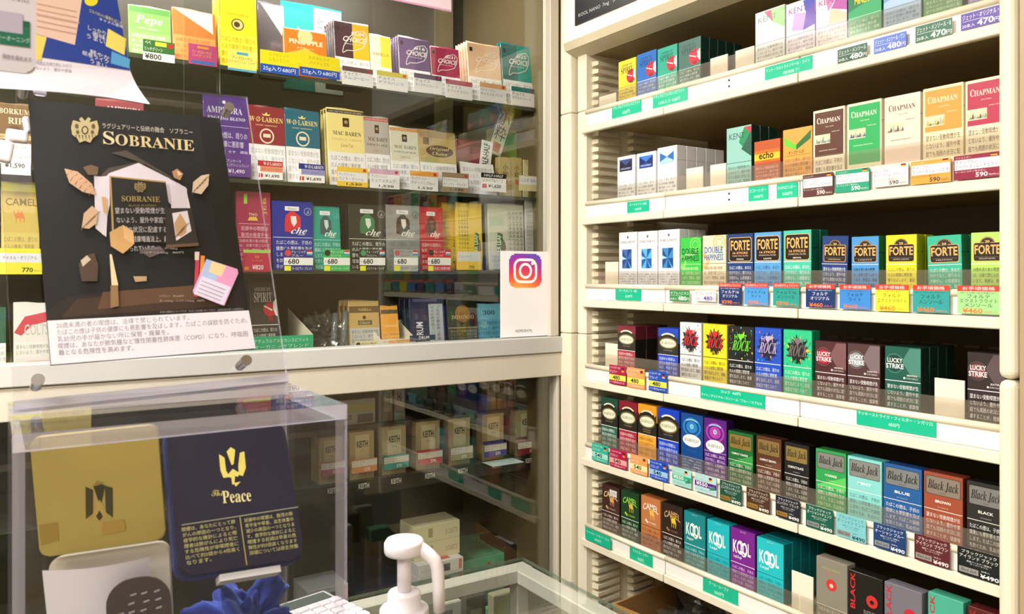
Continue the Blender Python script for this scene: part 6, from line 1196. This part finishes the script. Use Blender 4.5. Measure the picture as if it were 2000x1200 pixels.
# sheet cut as the photo's outline: straight top, slanted free edge, curled foot
E_ = lf.matrix_basis.inverted() if False else (Matrix.Translation(lf.location) @ Matrix.Rotation(lf.rotation_euler.y, 4, 'Y')).inverted()
def loc2(px, py, Y=.69): v = E_ @ ony(px, py, Y); return v.x, v.z
corn = [loc2(*q) for q in ((-60, 120), (255, 140), (222, -40), (-60, -40))]
bm = bmesh.new(); fr_ = [bm.verts.new((x, 0, z)) for x, z in corn]; bk_ = [bm.verts.new((x, .0006, z)) for x, z in corn]
bm.faces.new(fr_); bm.faces.new(bk_[::-1])
for i in range(4): bm.faces.new((fr_[i], fr_[(i+1) % 4], bk_[(i+1) % 4], bk_[i]))
link('sheet', finish(bm, 'sheet', mat('#eae4f0', 'gloss')), lf)
bm = bmesh.new(); rows = []
for k in range(9):
    t = k/8; row = []
    for j in range(9):
        s_ = j/8; pa = Vector(loc2(-60+315*s_, 120+20*s_)); pb_ = Vector(loc2(-60+343*s_, 176+(16*s_**3 if 1 else 0)+22*s_)); q = pa.lerp(pb_, t); row.append(bm.verts.new((q.x, -.012*t*t*(1+s_), q.y)))
    rows.append(row)
for i in range(8):
    for j in range(8): bm.faces.new((rows[i][j], rows[i][j+1], rows[i+1][j+1], rows[i+1][j]))
ft = link('curled_foot', finish(bm, 'curled_foot', mat('#eae4f0', 'gloss'), True), lf)
a = Art(1, 1, 'gloss', lambda x, y: (lambda v: (v[0]+.5, v[1]))(loc2(x, y)), False)
a.poly([(165, -38), (222, -38), (254, 138), (80, 112), (92, 70), (146, 88)], '#163a9a'); a.poly([(60, -38), (166, -38), (146, 88), (62, 64)], '#eac8b8'); a.poly([(62, 24), (156, 44), (155, 46), (62, 26)], '#c89c90')
a.poly([(66, 66), (91, 74), (80, 118), (66, 116)], '#f0d868')
for k in range(5): a.poly([(72, 6+11*k), (150, 22+11*k), (149.5, 25+11*k), (72, 9+11*k)], '#c8a090')
a.ell(178, 2, 13, '#f0e020', ry=10); a.poly([(211, 56), (246, 76), (243, 108), (206, 90)], '#f0e070'); a.poly([(218, 100), (254, 116), (252, 134), (216, 124)], '#58a8e0')
def pt3(t, x0, y0, x1, y1, slope, c):
    vs, fs, al, bl, lo, hi = glyphs(t); P = [(x0+(x1-x0)*(x-al)/(bl-al), y0+(y1-y0)*(y-lo)/(hi-lo)+slope*(x1-x0)*(x-al)/(bl-al)) for x, y in vs]; a.raw([a.hom(*p) for p in P], fs, c)
pt3('コスパのいい葉巻たばこの', 174, 24, 238, 17, .40, '#e8e090'); pt3('キャメル登場', 194, 40, 240, 34, .35, '#f0f0f8')
for t, x0, y, x1 in (('しっかり', 172, 54, 206), ('香味', 180, 66, 206), ('うまい', 169, 70, 205), ('軽やか', 176, 101, 214), ('紙巻ライク', 161, 103, 212), ('うまい', 176, 119, 209)): pt3(t, x0, y+4, x1, y-5, .38, '#f0f0fa')
for k, t in enumerate(('喫煙は法律で禁じられて', 'ないよう、屋外や家庭')): pt3(t, 70, 126+10*k, 140, 119+10*k, .10, '#8a8494')
a.build('printed_picture', lf, (0, -.0002, 0))
cd = bmesh.new(); tube(cd, [(0, 0, 0), (0, 0, .95)], .0006, 6); v = loc2(120, -38); link('hanging_cord', finish(cd, 'hanging_cord', mat('#e8e8e8', 'matte')), lf, (v[0], 0, v[1]-.002))
# small grey card in front
Yc = .56; q0 = ony(-50, 132, Yc); q1 = ony(70, 134, Yc); q2 = ony(70, -30, Yc)
gc = empty('small_card', q0, 0, chk('small grey white card with green band hanging beside the leaflet'), 'card')
w_, h = (q1.x-q0.x), q2.z-q1.z
link('card_body', roundplate(w_, h, .002, .005, mat('#d8d2dc', 'matte'), 'card_body'), gc)
a = Art(w_, h, 'matte'); a.rect(0, .31, .90, .62, '#0f5a44'); a.poly([(0, .45), (.9, .55), (.9, .31), (0, .31)], '#0d6a50'); a.rect(.2, .46, .78, .70, '#b8b0c8'); a.text('キーオーニング', .36, .36, .90, .42, '#c8e0d8'); a.text('なりました。', .40, .84, .88, .94, '#5a5460'); a.text('険性を高めます', .45, .14, .93, .20, '#6a6470')
a.build('print', gc, (w_/2, -.0002, 0)); cd = bmesh.new(); tube(cd, [(0, 0, 0), (0, 0, .9)], .0006, 6); link('hanging_cord', finish(cd, 'hanging_cord', mat('#e8e8e8', 'matte')), gc, (w_/2, .001, h-.002))
